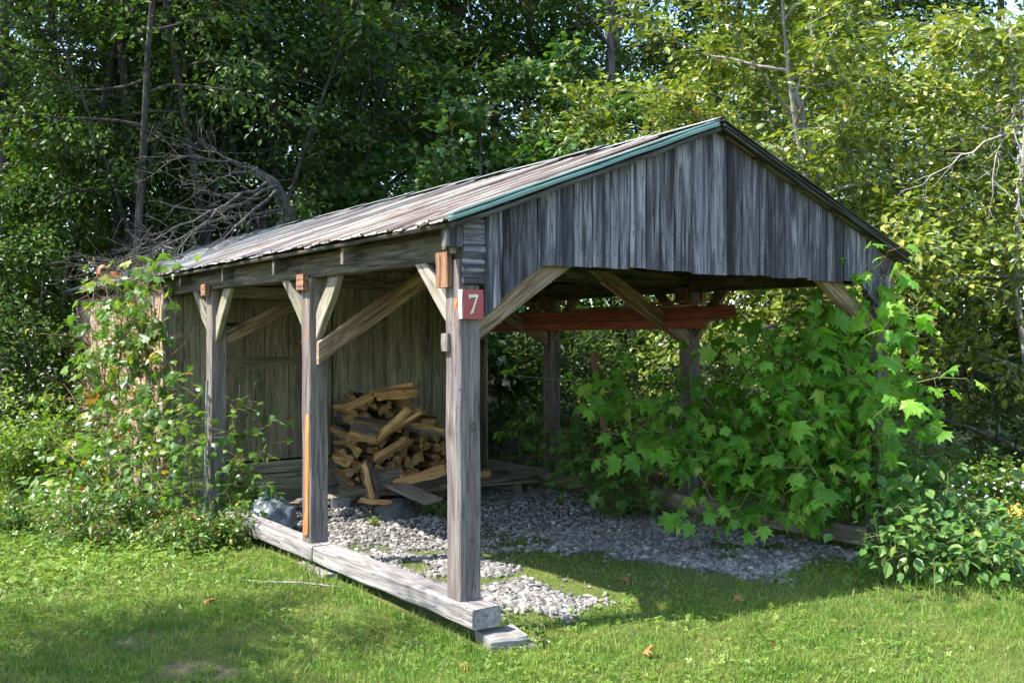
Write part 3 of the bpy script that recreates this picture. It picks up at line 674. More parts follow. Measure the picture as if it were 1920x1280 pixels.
def leaf_axes(rng, d, n, droop=.35, flat=.55, lit=0.):
    D = unit(d * .6 + rng.normal(0, .55, (n, 3)) * [1, 1, .6] + [0, 0, -droop])
    N = unit(rng.normal(0, flat, (n, 3)) + [0, 0, 1.] + lit * np.array(SUN))
    return D, N
def make_tree(seed, H, r0, z0, spread, nl, ns, nleaf, size, lean=(0, 0), rad=.16, elev=(.15, .7), droop=.35, top=.35, wob=.05, twigs=True, flat=.55, stems=1, bare=0, lit=0.):
    """trunk and limbs as tapered lines, leaves in sprays round the twigs; origin at the foot"""
    rng = np.random.default_rng(seed); lines = []; subs = []
    for s_ in range(stems):
        a0 = rng.uniform(0, 6.28); k = 0 if s_ == 0 else .25
        tr = grow(rng, (math.cos(a0) * k * .4, math.sin(a0) * k * .4, -.1), (lean[0] + math.cos(a0) * k, lean[1] + math.sin(a0) * k, 1), H, 12, wob, .03)
        lines.append((tr, r0 * (1 - .85 * np.linspace(0, 1, 13)) * (1 if s_ == 0 else .7)))
        for i in range(nl // stems):
            z = z0 + (H * .97 - z0) * ((i + rng.random()) / (nl // stems)); t = z / H
            p, d = along(rng, tr, t); az = i * 2.4 + rng.uniform(-.5, .5) + s_; el = rng.uniform(*elev)
            sh = math.sin(math.pi * np.clip(.18 + .82 * (z - z0) / (H - z0), 0, 1)) ** .7 * (1 - top) + top * (1 - (z - z0) / (H - z0)) + .15
            L = spread * sh * rng.uniform(.75, 1.15)
            lb = grow(rng, p, (math.cos(az) * math.cos(el), math.sin(az) * math.cos(el), math.sin(el)), L, 6, .13, -.03)
            rl = max(.006, r0 * .42 * (1 - t * .7)); lines.append((lb, rl * (1 - .8 * np.linspace(0, 1, 7))))
            for j in range(ns):
                tt = .25 + .75 * (j + rng.random()) / ns; p2, d2 = along(rng, lb, tt)
                dd = unit(d2 + rng.normal(0, .6, 3) * [1, 1, .5]); L2 = L * rng.uniform(.18, .42) * (1.15 - .5 * tt)
                sb = grow(rng, p2, dd, L2, 3, .2, -.04); subs.append(sb); lines.append((sb, rl * .28 * np.array([1, .75, .5, .2])))
    nb = len(subs); wl = np.array([np.linalg.norm(s[-1] - s[0]) + .15 for s in subs])
    if bare: wl = wl * (rng.random(nb) > bare)
    idx = rng.choice(nb, nleaf, p=wl / wl.sum()); A = np.array([s for s in subs]); f = rng.uniform(.1, 3., nleaf); i = np.minimum(f.astype(int), 2)
    P0 = A[idx, i]; P1 = A[idx, i + 1]; d = unit(P1 - P0); P = P0 + (P1 - P0) * (f - i)[:, None]
    off = rng.normal(0, rad, (nleaf, 3)) * [1, 1, .6]
    if twigs:
        for q in rng.choice(nleaf, min(nleaf, nleaf // 14), replace=False): lines.append((np.array([P[q], P[q] + off[q] * .6 + [0, 0, .01], P[q] + off[q]]), np.array([.005, .004, .002])))
    D, N = leaf_axes(rng, d + off / rad * .4, nleaf, droop, flat, lit)
    return lines, P + off, D, N, size * rng.uniform(.65, 1.2, nleaf)
def make_shrub(seed, stems, nleaf, size, rad=.06, droop=.4, flat=.5, wob=.12, r0=.008, side=4, lit=0., t0=.12, pet=True):
    """stems: list of (foot, tip, arch) in place; leaves on petioles along stems and side shoots"""
    rng = np.random.default_rng(seed); lines = []; subs = []
    for (a, b_, arch) in stems:
        a = np.array(a, float); b_ = np.array(b_, float); L = np.linalg.norm(b_ - a); n = 7; tt = np.linspace(0, 1, n + 1)[:, None]
        c = a * .5 + b_ * .5 + np.array([0, 0, arch]); P = (1 - tt) ** 2 * a + 2 * tt * (1 - tt) * c + tt ** 2 * b_ + rng.normal(0, wob * .1, (n + 1, 3)) * (tt > 0)
        lines.append((P, r0 * (1.1 - .85 * tt[:, 0]))); subs.append(P[[2, 3, 5, 7]] if t0 > .2 else P[[1, 3, 5, 7]])
        for j in range(side):
            p, d = along(rng, P, t0 + (1 - t0) * (j + rng.random()) / side); d = unit(d + rng.normal(0, .8, 3) * [1, 1, .5])
            s = grow(rng, p, d, L * rng.uniform(.12, .3), 3, .15, -.05); subs.append(s); lines.append((s, r0 * .5 * np.array([1, .8, .6, .3])))
    A = np.array(subs); wl = np.linalg.norm(A[:, 3] - A[:, 0], axis=1) + .05; idx = rng.choice(len(A), nleaf, p=wl / wl.sum()); f = rng.uniform(.05, 3., nleaf); i = np.minimum(f.astype(int), 2)
    P0 = A[idx, i]; P1 = A[idx, i + 1]; P = P0 + (P1 - P0) * (f - i)[:, None]; off = rng.normal(0, rad, (nleaf, 3)) * [1, 1, .7]
    if pet:
        for q in range(0, nleaf, max(1, nleaf // 500)): lines.append((np.array([P[q], P[q] + off[q] * .5 + [0, 0, .008], P[q] + off[q]]), np.array([.0022, .002, .0015])))
    D, N = leaf_axes(rng, unit(P1 - P0) * .3 + unit(off) * .7, nleaf, droop, flat, lit)
    return lines, P + off, D, N, size * rng.uniform(.45, 1.25, nleaf)
LM = {}
def leaf_mesh(tpl, mat):
    k = (id(tpl), mat.name)
    if k not in LM: LM[k] = uniq_mesh('leaf', tpl[0], tpl[1], [mat])
    return LM[k]
def plant(name, label, cat, data, tpl, lm, wm, group=None, loc=(0, 0, 0), rz=0., parts=0, stem='stem', crown='foliage', sc=1.):
    lines, P, D, N, Sz = data
    M = Matrix.Translation(loc) @ Matrix.Rotation(rz, 4, 'Z') @ Matrix.Scale(sc, 4)
    e = bpy.data.objects.new(name, None); COL.objects.link(e); e.matrix_basis = M; WORLD[e.name] = M.copy(); tag(e, label, cat, group)
    V, Q = tubes(lines); obj(stem, uniq_mesh(stem, V, [Q], [wm], True), M, e)
    keep = np.ones(len(P), bool)
    if parts:
        Mn = np.array(M); Pw = P @ Mn[:3, :3].T + Mn[:3, 3]; d = np.linalg.norm(Pw - np.array(CAM), axis=1) / np.maximum(Sz, .02) ** .5
        near = np.argsort(d)[:parts]; keep[near] = False; A, B, C = basis(D, N); tl = tpl if isinstance(tpl, list) else [tpl]
        for q in near:
            L = Matrix(np.c_[A[q] * Sz[q], B[q] * Sz[q], C[q] * Sz[q], P[q]].tolist()).to_4x4(); obj('leaf', leaf_mesh(tl[int(q) % len(tl)], lm), M @ L, e)
    if keep.any():
        V, pl = multi(tpl, P[keep], D[keep], N[keep], Sz[keep]); o = obj(crown, uniq_mesh(crown, V, pl, [lm]), M, e)
        if parts: o['kind'] = 'stuff'
    return e
def copy_plant(e, label, loc, rz=0., sc=1., group=None, name=None):
    M = Matrix.Translation(loc) @ Matrix.Rotation(rz, 4, 'Z') @ Matrix.Scale(sc, 4)
    c = bpy.data.objects.new(name or e.name.split('.')[0], None); COL.objects.link(c); c.matrix_basis = M; WORLD[c.name] = M.copy(); tag(c, label, e['category'], group or e.get('group'))
    for ch in list(e.children):
        k = ch.copy(); COL.objects.link(k); k.parent = c; k.matrix_parent_inverse = Matrix.Identity(4)
        k.matrix_basis = WORLD[e.name].inverted() @ WORLD[ch.name]
        WORLD[k.name] = M @ k.matrix_basis
    return c
# leaf colours
L_maple = leafmat('maple_leaf', [(0, (.085, .22, .028)), (.5, (.13, .305, .04)), (.85, (.18, .37, .05)), (1, (.30, .40, .08))], .5, .5, .3)
L_grape = leafmat('grape_leaf', [(0, (.055, .14, .03)), (.6, (.085, .2, .04)), (1, (.12, .24, .05))], .35)
L_left = leafmat('sapling_leaf', [(0, (.055, .125, .024)), (.5, (.095, .185, .036)), (.85, (.14, .23, .05)), (.95, (.26, .27, .05)), (.985, (.28, .2, .05)), (1, (.24, .08, .03))], .38, .33, .6)
L_alder = leafmat('alder_leaf', [(0, (.07, .12, .018)), (.45, (.13, .185, .026)), (.8, (.20, .24, .036)), (.97, (.30, .30, .055)), (1, (.28, .2, .05))], .26, .33, .6)
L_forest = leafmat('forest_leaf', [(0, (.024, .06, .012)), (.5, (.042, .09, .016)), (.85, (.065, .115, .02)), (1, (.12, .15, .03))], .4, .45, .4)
L_sunny = leafmat('sunny_forest_leaf', [(0, (.07, .13, .018)), (.5, (.12, .18, .025)), (.85, (.19, .22, .03)), (1, (.3, .24, .04))], .5, .5, .3)  # brighter copy of the forest leaf, sunlight put into its colour
L_centre = leafmat('linden_leaf', [(0, (.04, .10, .025)), (.5, (.065, .145, .032)), (.88, (.10, .185, .045)), (1, (.24, .25, .06))], .38, .4, .5)
L_bush = leafmat('bramble_leaf', [(0, (.055, .13, .035)), (.6, (.09, .2, .05)), (.92, (.15, .25, .06)), (1, (.24, .3, .07))], .35, .42, .4)
L_cover = leafmat('ground_cover_leaf', [(0, (.09, .17, .026)), (.55, (.14, .23, .038)), (1, (.22, .29, .06))], .35)
L_dry = leafmat('dry_leaf', [(0, (.20, .07, .025)), (.5, (.32, .12, .04)), (1, (.36, .22, .08))], .25, .7, .2, (1.1, 1., .8))
W_trunk = wood('tree_bark', (.04, .036, .032), (.095, .086, .077), (.18, .167, .15), knots=False, vary=.5)
W_dark = wood('dark_wet_bark', (.02, .018, .017), (.045, .04, .037), (.10, .095, .09), knots=False, vary=.4)
W_pale = wood('pale_grey_bark', (.16, .145, .13), (.28, .26, .235), (.40, .38, .35), knots=False, vary=.3)
W_stem = plain('green_stem', (.15, .17, .05), .6, 0, .3, 20, .1)
W_redstem = plain('red_brown_stem', (.17, .09, .045), .6, 0, .3, 20, .1)
def gpos(px, depth):
    p = at(px, 640, depth); return (p.x, p.y, gzf(p.x, p.y) - .03)

# --- maple shoots filling the right front of the shed
def WP(px, py, d): return tuple(at(px, py, d))
feet = [(4.48, .0, .0), (4.5, .5, 0.), (4.45, 1.2, 0.), (4.4, 1.9, 0.)]
tips = [(1085, 712, 9.0, .5), (1175, 800, 8.7, .5), (1330, 1000, 8.2, .75), (1395, 600, 8.9, .25), (1480, 580, 8.7, .2), (1560, 570, 8.6, .15), (1640, 500, 8.45, .05), (1655, 600, 8.3, .1), (1720, 650, 8.6, .1), (1240, 840, 8.5, .5), (1270, 720, 9.2, .4), (1400, 760, 8.4, .35), (1330, 690, 9.4, .3),
        (1450, 690, 8.3, .25), (1540, 760, 8.1, .3), (1620, 720, 8.15, .15), (1440, 880, 8.1, .5), (1530, 900, 7.95, .4), (1380, 960, 8.15, .6), (1500, 820, 8.4, .35), (1600, 840, 8.2, .25), (1660, 780, 8.4, .12), (1300, 880, 8.5, .45), (1570, 660, 8.9, .2), (1700, 720, 8.7, .1), (1470, 970, 8.2, .5), (1640, 640, 7.95, .1), (1650, 560, 8.05, .05), (1662, 720, 7.9, .1), (1600, 600, 8.05, .1), (1690, 600, 8.2, .05), (1635, 488, 8.1, .02), (1645, 780, 7.9, .1), (1590, 690, 7.95, .15), (1690, 690, 8.0, .08), (1520, 610, 8.2, .15), (1430, 620, 8.4, .2), (1480, 740, 8.05, .3), (1560, 560, 8.3, .1), (1410, 690, 8.5, .25), (1090, 722, 8.8, .5), (1125, 735, 8.9, .5), (1180, 812, 8.5, .5), (1215, 830, 8.6, .5), (1200, 760, 8.9, .45), (1280, 780, 8.7, .4), (1340, 740, 8.8, .35)]
fr = np.random.default_rng(4)
stems = [(np.array(feet[i % 4]) + fr.normal(0, .06, 3) * [1, 1, 0], WP(px, py, d), ar) for i, (px, py, d, ar) in enumerate(tips)]
plant('maple_sapling', 'bright green maple shoots with big lobed leaves filling the right side of the shed front', 'maple sapling', make_shrub(31, stems, 1750, .15, rad=.13, droop=.75, flat=.8, r0=.011, side=4, lit=.55, t0=.3), LEAF_MAPLE, L_maple, W_stem, parts=300)
# a yellow-green shoot reaching over the gable corner
# --- vine leaves low behind, by the far right post
feet = [(4.4, 4.2, 0), (4.45, 3.4, 0)]; tips = [(915, 800, 11.6), (980, 770, 11.5), (1040, 800, 11.3), (1010, 850, 11.4), (1060, 860, 11.2), (1100, 830, 11.0), (1090, 780, 11.3), (1150, 850, 10.8), (1130, 900, 10.6), (1190, 880, 10.4), (950, 780, 11.8), (1060, 920, 10.6), (1160, 930, 10.1), (1220, 930, 9.9)]
plant('grape_vine', 'dark green vine with broad leaves hanging low near the far right posts', 'vine', make_shrub(32, [(np.array(feet[i % 2]) + fr.normal(0, .1, 3) * [1, 1, 0], WP(*q), .35) for i, q in enumerate(tips)], 330, .135, rad=.11, droop=.6, flat=.5, lit=.4), LEAF_MAPLE, L_grape, W_redstem, parts=230)
# --- bramble bush at the right
feet = [(4.95, -.15, 0), (5.35, -.35, 0), (5.7, -.2, 0)]
tips = [(1660, 960, 7.7), (1680, 1040, 7.3), (1740, 1070, 7.1), (1800, 1060, 7.2), (1720, 960, 7.6), (1780, 920, 7.7), (1850, 960, 7.5), (1900, 1000, 7.4), (1930, 930, 7.7), (1860, 1050, 7.2), (1650, 1000, 7.6), (1700, 1000, 7.3), (1760, 1000, 7.3), (1830, 1000, 7.3), (1690, 900, 7.9), (1960, 1040, 7.3), (1900, 1070, 7.1)]
plant('bramble_bush', 'leafy bramble bush beside the right front post at the lawn edge', 'bush', make_shrub(33, [(np.array(feet[i % 3]) + fr.normal(0, .12, 3) * [1, 1, 0], WP(*q), .25) for i, q in enumerate(tips)], 1900, .10, rad=.10, droop=.3, flat=.5, lit=.5, r0=.005), LEAF_OVAL, L_bush, W_stem, parts=300)
feet = [(4.75, .55, 0), (5.3, .7, 0)]
tips = [(1640, 810, 8.5), (1670, 830, 8.4), (1700, 860, 8.3), (1660, 880, 8.2), (1740, 820, 8.8), (1780, 830, 8.9), (1820, 850, 8.9), (1770, 880, 8.6), (1850, 880, 8.9)]
plant('elder_bush', 'blue-green leafy shrub between the right post and the bramble bush', 'bush', make_shrub(34, [(np.array(feet[i % 2]) + fr.normal(0, .1, 3) * [1, 1, 0], WP(*q), .2) for i, q in enumerate(tips)], 620, .115, rad=.11, droop=.4, flat=.5, lit=.2), LEAF_OVAL, L_bush, W_stem, parts=200)
# --- left side: tall saplings against the side wall, low bushes, and the one inside beside the post
feet = [(-.45, 5.0, .04), (-.55, 5.7, .04), (-.5, 6.3, .04), (-.7, 7.0, .04)]
tips = [(300, 488, 10.0), (262, 505, 10.2), (235, 535, 10.4), (305, 530, 9.9), (200, 550, 10.9), (270, 540, 10.3), (300, 495, 10.6), (255, 510, 10.8), (230, 560, 10.9), (180, 560, 11.4), (150, 610, 11.8), (210, 640, 11.0), (270, 600, 10.4), (190, 700, 11.0), (120, 720, 11.8), (240, 560, 11.3), (285, 560, 10.2)]
plant('maple_sapling', 'tall slender saplings with lobed leaves turning red and yellow against the side wall', 'maple sapling', make_shrub(35, [(np.array(feet[i % 4]) + fr.normal(0, .1, 3) * [1, 1, 0], WP(*q), .25) for i, q in enumerate(tips)], 560, .13, rad=.11, droop=.7, flat=.55, lit=.3, t0=.35, r0=.01), LEAF_MAPLE, L_left, W_redstem, parts=280)
feet = [(-.35, 4.55, .05), (-.6, 5.0, .05), (-.8, 5.7, .04), (-1.0, 6.6, .03)]
tips = [(330, 700, 9.7), (370, 740, 9.3), (290, 720, 9.9), (250, 760, 10.0), (200, 780, 10.4), (140, 820, 10.8), (90, 850, 11.0), (330, 800, 9.2), (280, 830, 9.2), (220, 850, 9.5), (160, 880, 9.9), (110, 900, 10.2), (350, 880, 8.8), (300, 900, 8.8), (240, 920, 9.0), (190, 930, 9.2), (370, 820, 9.1), (70, 800, 11.6), (130, 760, 11.4), (300, 770, 9.6), (190, 830, 10.0)]
plant('leafy_bush', 'sunlit green bush of lobed leaves in front of the left wall beside the third post', 'bush', make_shrub(36, [(np.array(feet[i % 4]) + fr.normal(0, .15, 3) * [1, 1, 0], WP(*q), .2) for i, q in enumerate(tips)], 1300, .10, rad=.11, droop=.5, flat=.6, lit=.35), LEAF_LOBE, L_left, W_stem, parts=300)
feet = [(.30, 4.75, .03), (.38, 5.0, .03)]; tips = [(450, 705, 10.1), (480, 770, 9.9), (500, 830, 9.8), (440, 790, 9.7), (520, 900, 9.6), (470, 880, 9.5), (440, 860, 9.6), (500, 940, 9.4), (430, 930, 9.5)]
plant('young_sapling', 'young green sapling growing inside the shed beside the third post', 'sapling', make_shrub(37, [(np.array(feet[i % 2]) + fr.normal(0, .04, 3) * [1, 1, 0], WP(*q), .12) for i, q in enumerate(tips)], 300, .095, rad=.075, droop=.5, flat=.6, lit=.2), LEAF_LOBE, L_left, W_stem, parts=200)
# low bushes at the foot, far left asters, goldenrod at right
def low_bush(name, label, seed, c, n, h, r, nleaf, size, tpl, lm, wm, group=None, parts=0, **k):
    q = np.random.default_rng(seed); st = []
    for i in range(n):
        a = q.uniform(0, 6.28); rr_ = r * math.sqrt(q.random()); z = c[2]
        st.append(((c[0] + q.normal(0, r * .25), c[1] + q.normal(0, r * .25), z), (c[0] + math.cos(a) * rr_, c[1] + math.sin(a) * rr_, z + h * q.uniform(.5, 1.05) * (1 - .35 * rr_ / r)), h * .2))
    return plant(name, label, 'bush', make_shrub(seed, st, nleaf, size, **k), tpl, lm, wm, group, parts=parts)
low_bush('aster_bush', 'dense low bush of small leaves on the lawn left of the sill beam', 51, gpos(185, 9.1), 22, .55, .6, 3600, .045, LEAF_OVAL, L_left, W_redstem, rad=.06, flat=.7, lit=.2)
low_bush('aster_bush', 'small-leaved low growth at the foot of the third post', 52, gpos(375, 8.7), 20, .42, .5, 2800, .05, LEAF_OVAL, L_left, W_redstem, rad=.06, flat=.7, lit=.2)
low_bush('aster_bush', 'wild aster clump with tiny pale flowers at the far left edge', 53, gpos(30, 11.5), 26, 1.5, .7, 4200, .06, LEAF_OVAL, L_cover, W_stem, rad=.08, flat=.7)
low_bush('aster_bush', 'low shaded weeds below the far left asters', 54, gpos(20, 9.6), 20, .5, .7, 2600, .05, LEAF_OVAL, L_left, W_stem, rad=.07, flat=.7)
low_bush('goldenrod_bush', 'sunlit goldenrod and aster growth at the right edge of the lawn', 55, (6.2, -.15, 0), 26, .95, .55, 3600, .06, LEAF_OVAL, L_cover, W_stem, rad=.07, flat=.7)
low_bush('weed', 'rosette of long weed leaves in the gravel beside the dark rock', 56, (2.1, 3.75, .02), 9, .2, .17, 60, .12, LEAF_OVAL, L_bush, W_stem, rad=.03, droop=.1)['category'] = 'weed'
low_bush('weed', 'tiny bright green weed in the gravel in front of the dark rock', 57, (1.35, 3.72, .02), 6, .1, .08, 70, .04, LEAF_OVAL, L_cover, W_stem, rad=.02)['category'] = 'weed'
low_bush('weed', 'small leafy weeds at the foot of the right sill near the middle post', 58, (3.75, 2.75, .02), 14, .3, .4, 220, .075, LEAF_LOBE, L_grape, W_stem, rad=.05)['category'] = 'weed'
low_bush('weed', 'thin pale weed sprigs beside the concrete slab at the sill end', 59, (.30, -.42, .02), 5, .2, .07, 60, .028, LEAF_OVAL, L_cover, W_stem, rad=.012)['category'] = 'weed'
# flowers on the asters and the goldenrod: small pale and yellow heads
def flowers(name, label, c, spread, n, m, size, seed):
    q = np.random.default_rng(seed); P = np.array(c) + q.normal(0, 1, (n, 3)) * spread; D = unit(q.normal(0, 1, (n, 3)) * [1, 1, .3]); N = unit(q.normal(0, .5, (n, 3)) + [-.5, -.4, .7])
    V, pl = scatter(CLOVER, P, D, N, size * q.uniform(.6, 1.2, n)); o = obj(name, uniq_mesh(name, V, pl, [m])); tag(o, label, 'flowers', kind='stuff')
M_white = plain('pale_petal', (.62, .60, .68), .6, 0, .1, 20, .02); M_gold = plain('golden_petal', (.75, .36, .03), .6, 0, .15, 20, .02)
# clover and creeping ground cover in the lawn
cr = np.random.default_rng(91)
x, y = lawn_pts(85000, 4.3, 12); 
dens = (1 - gravel_mask(x, y)) * np.clip((vn2(x * 1.2 + 5, y * 1.2, 61) - .42) * 4, .06, 1) * (1 - soil_mask(x, y)); left = np.clip((-.1 - x) / .5, 0, 1) * np.clip((y - 1.6) / 1.5, 0, 1)
k = (cr.random(len(x)) < np.maximum(dens * .45, left * .95)) & ~((x > -.06) & (x < .2) & (y > -.3) & (y < 4.1)) & ~((x > .1) & (x < 4.35) & (y > .3)); x, y = x[k], y[k]; left = left[k]; n = len(x)
P = np.c_[x, y, gz(x, y) + cr.uniform(.015, .05, n) + left * cr.uniform(0, .09, n)]; D = unit(cr.normal(0, 1, (n, 3)) * [1, 1, .25]); N = unit(cr.normal(0, .4, (n, 3)) + [0, 0, 1])
V, pl = scatter(CLOVER, P, D, N, cr.uniform(.022, .05, n) * (1 + .4 * left))
tag(obj('clover', uniq_mesh('clover', V, pl, [L_cover])), 'clover and creeping ground cover growing through the lawn', 'ground cover', kind='stuff')
p = at(1880, 910, 7.9); flowers('white_flowers', 'tiny white aster flowers in the growth at the right edge', p, (.3, .3, .14), 60, M_white, .035, 71)
p = at(1905, 955, 7.6); flowers('golden_flowers', 'small golden yellow flowers at the right edge', p, (.06, .06, .04), 40, M_gold, .035, 72)
p = at(40, 730, 11.3); flowers('pale_flowers', 'tiny pale lilac aster flowers at the left edge', p, (.5, .5, .35), 130, M_white, .035, 73)
# fallen leaves, each lying on the ground
fl = leaf_mesh(LEAF_MAPLE[2], L_dry); q = np.random.default_rng(14)
for (px, py, lab) in ((700, 1196, 'fallen orange leaf on the lawn below the sill beam'), (1450, 1210, 'fallen red-brown leaf on the lawn at the right'), (385, 1140, 'fallen red leaf on the shaded lawn at the left'), (1165, 1090, 'fallen red leaf on the grass strip inside the shed front'), (1383, 1122, 'fallen red leaf at the gravel edge under the maple'), (862, 1258, 'fallen brown leaf near the bottom edge of the lawn'), (1208, 1228, 'fallen dark leaf on the lawn in front of the shed')):
    pp = at(px, py, FPX * 1.8 / (py - 640)); M = Matrix.Translation((pp.x, pp.y, gzf(pp.x, pp.y) + .035)) @ Matrix.Rotation(q.uniform(0, 6), 4, 'Z') @ Matrix.Rotation(q.normal(0, .3), 4, 'X') @ Matrix.Scale(.075, 4)
    tag(obj('fallen_leaf', fl, M), lab, 'leaf', 'fallen leaves on the lawn')
# ------------------------------------------------------------------ trees
# big leafy trees at the right, close behind the shed
tE = plant('alder_tree', 'large sunlit leafy tree rising behind the right end of the gable', 'tree', make_tree(101, 7.2, .10, .9, 2.9, 30, 9, 21000, .105, lean=(-.12, -.06), rad=.14, droop=.25, stems=2, elev=(.05, .8), lit=.6), LEAF_OVAL, L_alder, W_pale, 'leafy trees at the right of the shed', gpos(1640, 13.0), parts=300, stem='trunk', crown='crown')
tF = plant('alder_tree', 'bushy yellow-green tree with low branches at the right edge', 'tree', make_tree(102, 6.2, .08, .5, 2.5, 28, 9, 17000, .10, lean=(-.06, 0), rad=.14, droop=.25, stems=3, elev=(.0, .8), lit=.6), LEAF_OVAL, L_alder, W_pale, 'leafy trees at the right of the shed', gpos(1985, 11.2), parts=300, stem='trunk', crown='crown')
nopart = plant('alder_tree', 'sunlit tree whose crown shows left of the gable peak', 'tree', make_tree(103, 6.6, .09, 1.0, 2.7, 28, 9, 20000, .10, rad=.14, droop=.25, stems=2, elev=(.05, .8), lit=.6), LEAF_OVAL, L_alder, W_pale, 'leafy trees at the right of the shed', gpos(1330, 16.5), stem='trunk', crown='crown')
copy_plant(nopart, 'sunlit tree filling the upper right corner behind the nearer branches', gpos(1830, 16.5), 2.1, 1.2)
copy_plant(nopart, 'sunlit tree directly behind the gable peak', gpos(1560, 18.5), 4.0, 1.25)
copy_plant(nopart, 'smaller leafy tree seen between the gable and the right edge low down', gpos(1790, 13.5), 5.1, .72)
# bare pale dead branch hanging at the right
rd = np.random.default_rng(66); L = []
base = np.array(at(1925, 235, 9.4)); tip = np.array(at(1690, 360, 8.9)); 
for a, b_, r in ((base + [.3, .2, .35], np.array(at(1880, 250, 9.2)), .014), (np.array(at(1880, 250, 9.2)), tip, .010), (np.array(at(1880, 250, 9.2)), np.array(at(1850, 400, 9.1)), .008), (np.array(at(1905, 240, 9.2)), np.array(at(1915, 390, 9.1)), .008), (np.array(at(1890, 30, 9.5)), np.array(at(1900, 130, 9.3)), .011), (np.array(at(1900, 130, 9.3)), np.array(at(1925, 235, 9.4)), .012)):
    t_ = np.linspace(0, 1, 8)[:, None]; P = a + (b_ - a) * t_ + rd.normal(0, .02, (8, 3)); L.append((P, r * (1.1 - .8 * t_[:, 0])))
    for j in range(9):
        p, d = along(rd, P, rd.uniform(.15, 1)); L.append((grow(rd, p, unit(d + rd.normal(0, .6, 3) + [0, 0, -.35]), rd.uniform(.1, .35), 4, .2, -.05), np.array([.004, .0035, .003, .0025, .0015])))
V, Q = tubes(L); tag(obj('dead_branch', uniq_mesh('dead_branch', V, [Q], [W_pale], True)), 'bare pale dead branch hanging down at the right edge', 'branch')
# leaning dark trunk and fallen limb low at the right, behind the maple shoots
L = [(np.array([at(1700, 560, 11.2), at(1740, 640, 11.2), at(1790, 690, 11.3), at(1830, 700, 11.5), at(1900, 720, 12)]), np.array([.05, .06, .07, .07, .08])), (np.array([at(1640, 720, 11.0), at(1720, 715, 11.1), at(1800, 698, 11.3)]), np.array([.06, .065, .06]))]
V, Q = tubes(L, 8); tag(obj('fallen_log', uniq_mesh('fallen_log', V, [Q], [W_dark], True)), 'dark leaning trunk low behind the maple leaves at the right', 'trunk')

# the broad-leaved tree behind the middle of the roof
plant('linden_tree', 'mid-green broad-leaved tree rising behind the middle of the roof', 'tree', make_tree(104, 7.0, .09, .8, 2.3, 30, 9, 11500, .15, rad=.17, droop=.6, stems=2, elev=(.0, .9)), LEAF_LOBE, L_centre, W_trunk, None, gpos(860, 17.2), stem='trunk', crown='crown')
plant('linden_tree', 'smaller broad-leaved tree just left of the roof ridge', 'tree', make_tree(105, 4.9, .06, .8, 1.7, 22, 9, 6000, .15, rad=.17, droop=.6, stems=2, elev=(.0, .9)), LEAF_LOBE, L_centre, W_trunk, None, gpos(640, 17.5), stem='trunk', crown='crown')

# woods behind: tall trunks with high crowns
tall = [make_tree(110 + i, 15 + i, .17, 3.6 + .7 * i, 3.6, 30, 9, 15000, .155, rad=.24, droop=.3, elev=(.0, .7), wob=.035, twigs=False, bare=.15) for i in range(3)]
TG = 'tall forest trees behind the shed'
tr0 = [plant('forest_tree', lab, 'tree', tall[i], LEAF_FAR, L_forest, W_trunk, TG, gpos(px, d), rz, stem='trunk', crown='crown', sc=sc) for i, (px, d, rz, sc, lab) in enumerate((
    (545, 19.5, .3, 1.2, 'thick dark trunk standing behind the fallen branches on the roof'), (290, 19, 1.4, .95, 'straight grey trunk in the woods above the left sapling'), (18, 17, 2.2, 1.1, 'thick trunk at the far left edge of the woods')))]
for j, (px, d, v, rz, sc, lab) in enumerate(((232, 18, 1, .5, .62, 'slim dark trunk left of the straight grey trunk'), (345, 21, 2, 4.2, .95, 'leaning dark trunk right of the straight grey trunk'), (425, 23, 0, 2.9, .72, 'slender trunk midway between the leaning trunk and the thick trunk'), (482, 21.5, 1, 3.6, .85, 'dark trunk just left of the thick trunk'),
    (598, 25, 0, 5.5, .75, 'slim trunk just right of the thick trunk'), (722, 24, 1, 1.0, 1.05, 'trunk behind the broad-leaved tree at the centre'), (850, 23, 2, 3.0, 1.2, 'pale trunk top showing above the broad-leaved tree'), (1010, 25, 0, 1.7, 1.1, 'dark trunk between the broad-leaved tree and the sunlit trees'), (110, 23, 2, .9, 1.0, 'trunk deep in the shade near the left edge'), (1120, 22, 1, 4.4, 1.0, 'dark trunk above the left slope of the gable'))):
    copy_plant(tr0[v], lab, gpos(px, d), rz, sc)
q = np.random.default_rng(17)
FARL = ((-80, 26), (180, 31), (390, 33), (640, 33), (780, 34), (930, 30), (1200, 30), (1350, 27), (1520, 27), (1700, 26), (1900, 24), (2050, 20), (-180, 20), (60, 36), (1080, 37), (1450, 36))
FAR = sorted(FARL, key=lambda p_: p_[0])
for j, (px, d) in enumerate(FARL):
    copy_plant(tr0[j % 3], 'far forest tree closing the view, %s from the left' % ORD[FAR.index((px, d))], gpos(px, d), q.uniform(0, 6.28), q.uniform(.85, 1.2), 'far forest trees', 'far_tree')
SLT = make_tree(125, 11, .085, 4.6, 2.0, 16, 6, 2600, .10, rad=.2, elev=(.1, .9), wob=.045, twigs=False, bare=.2)
S0 = plant('slim_tree', 'slim bare-stemmed tree left of the fallen limb', 'tree', SLT, LEAF_FAR, L_forest, W_dark, 'slim trees at the edge of the woods', gpos(258, 15.6), 1., stem='trunk', crown='crown', sc=1.)
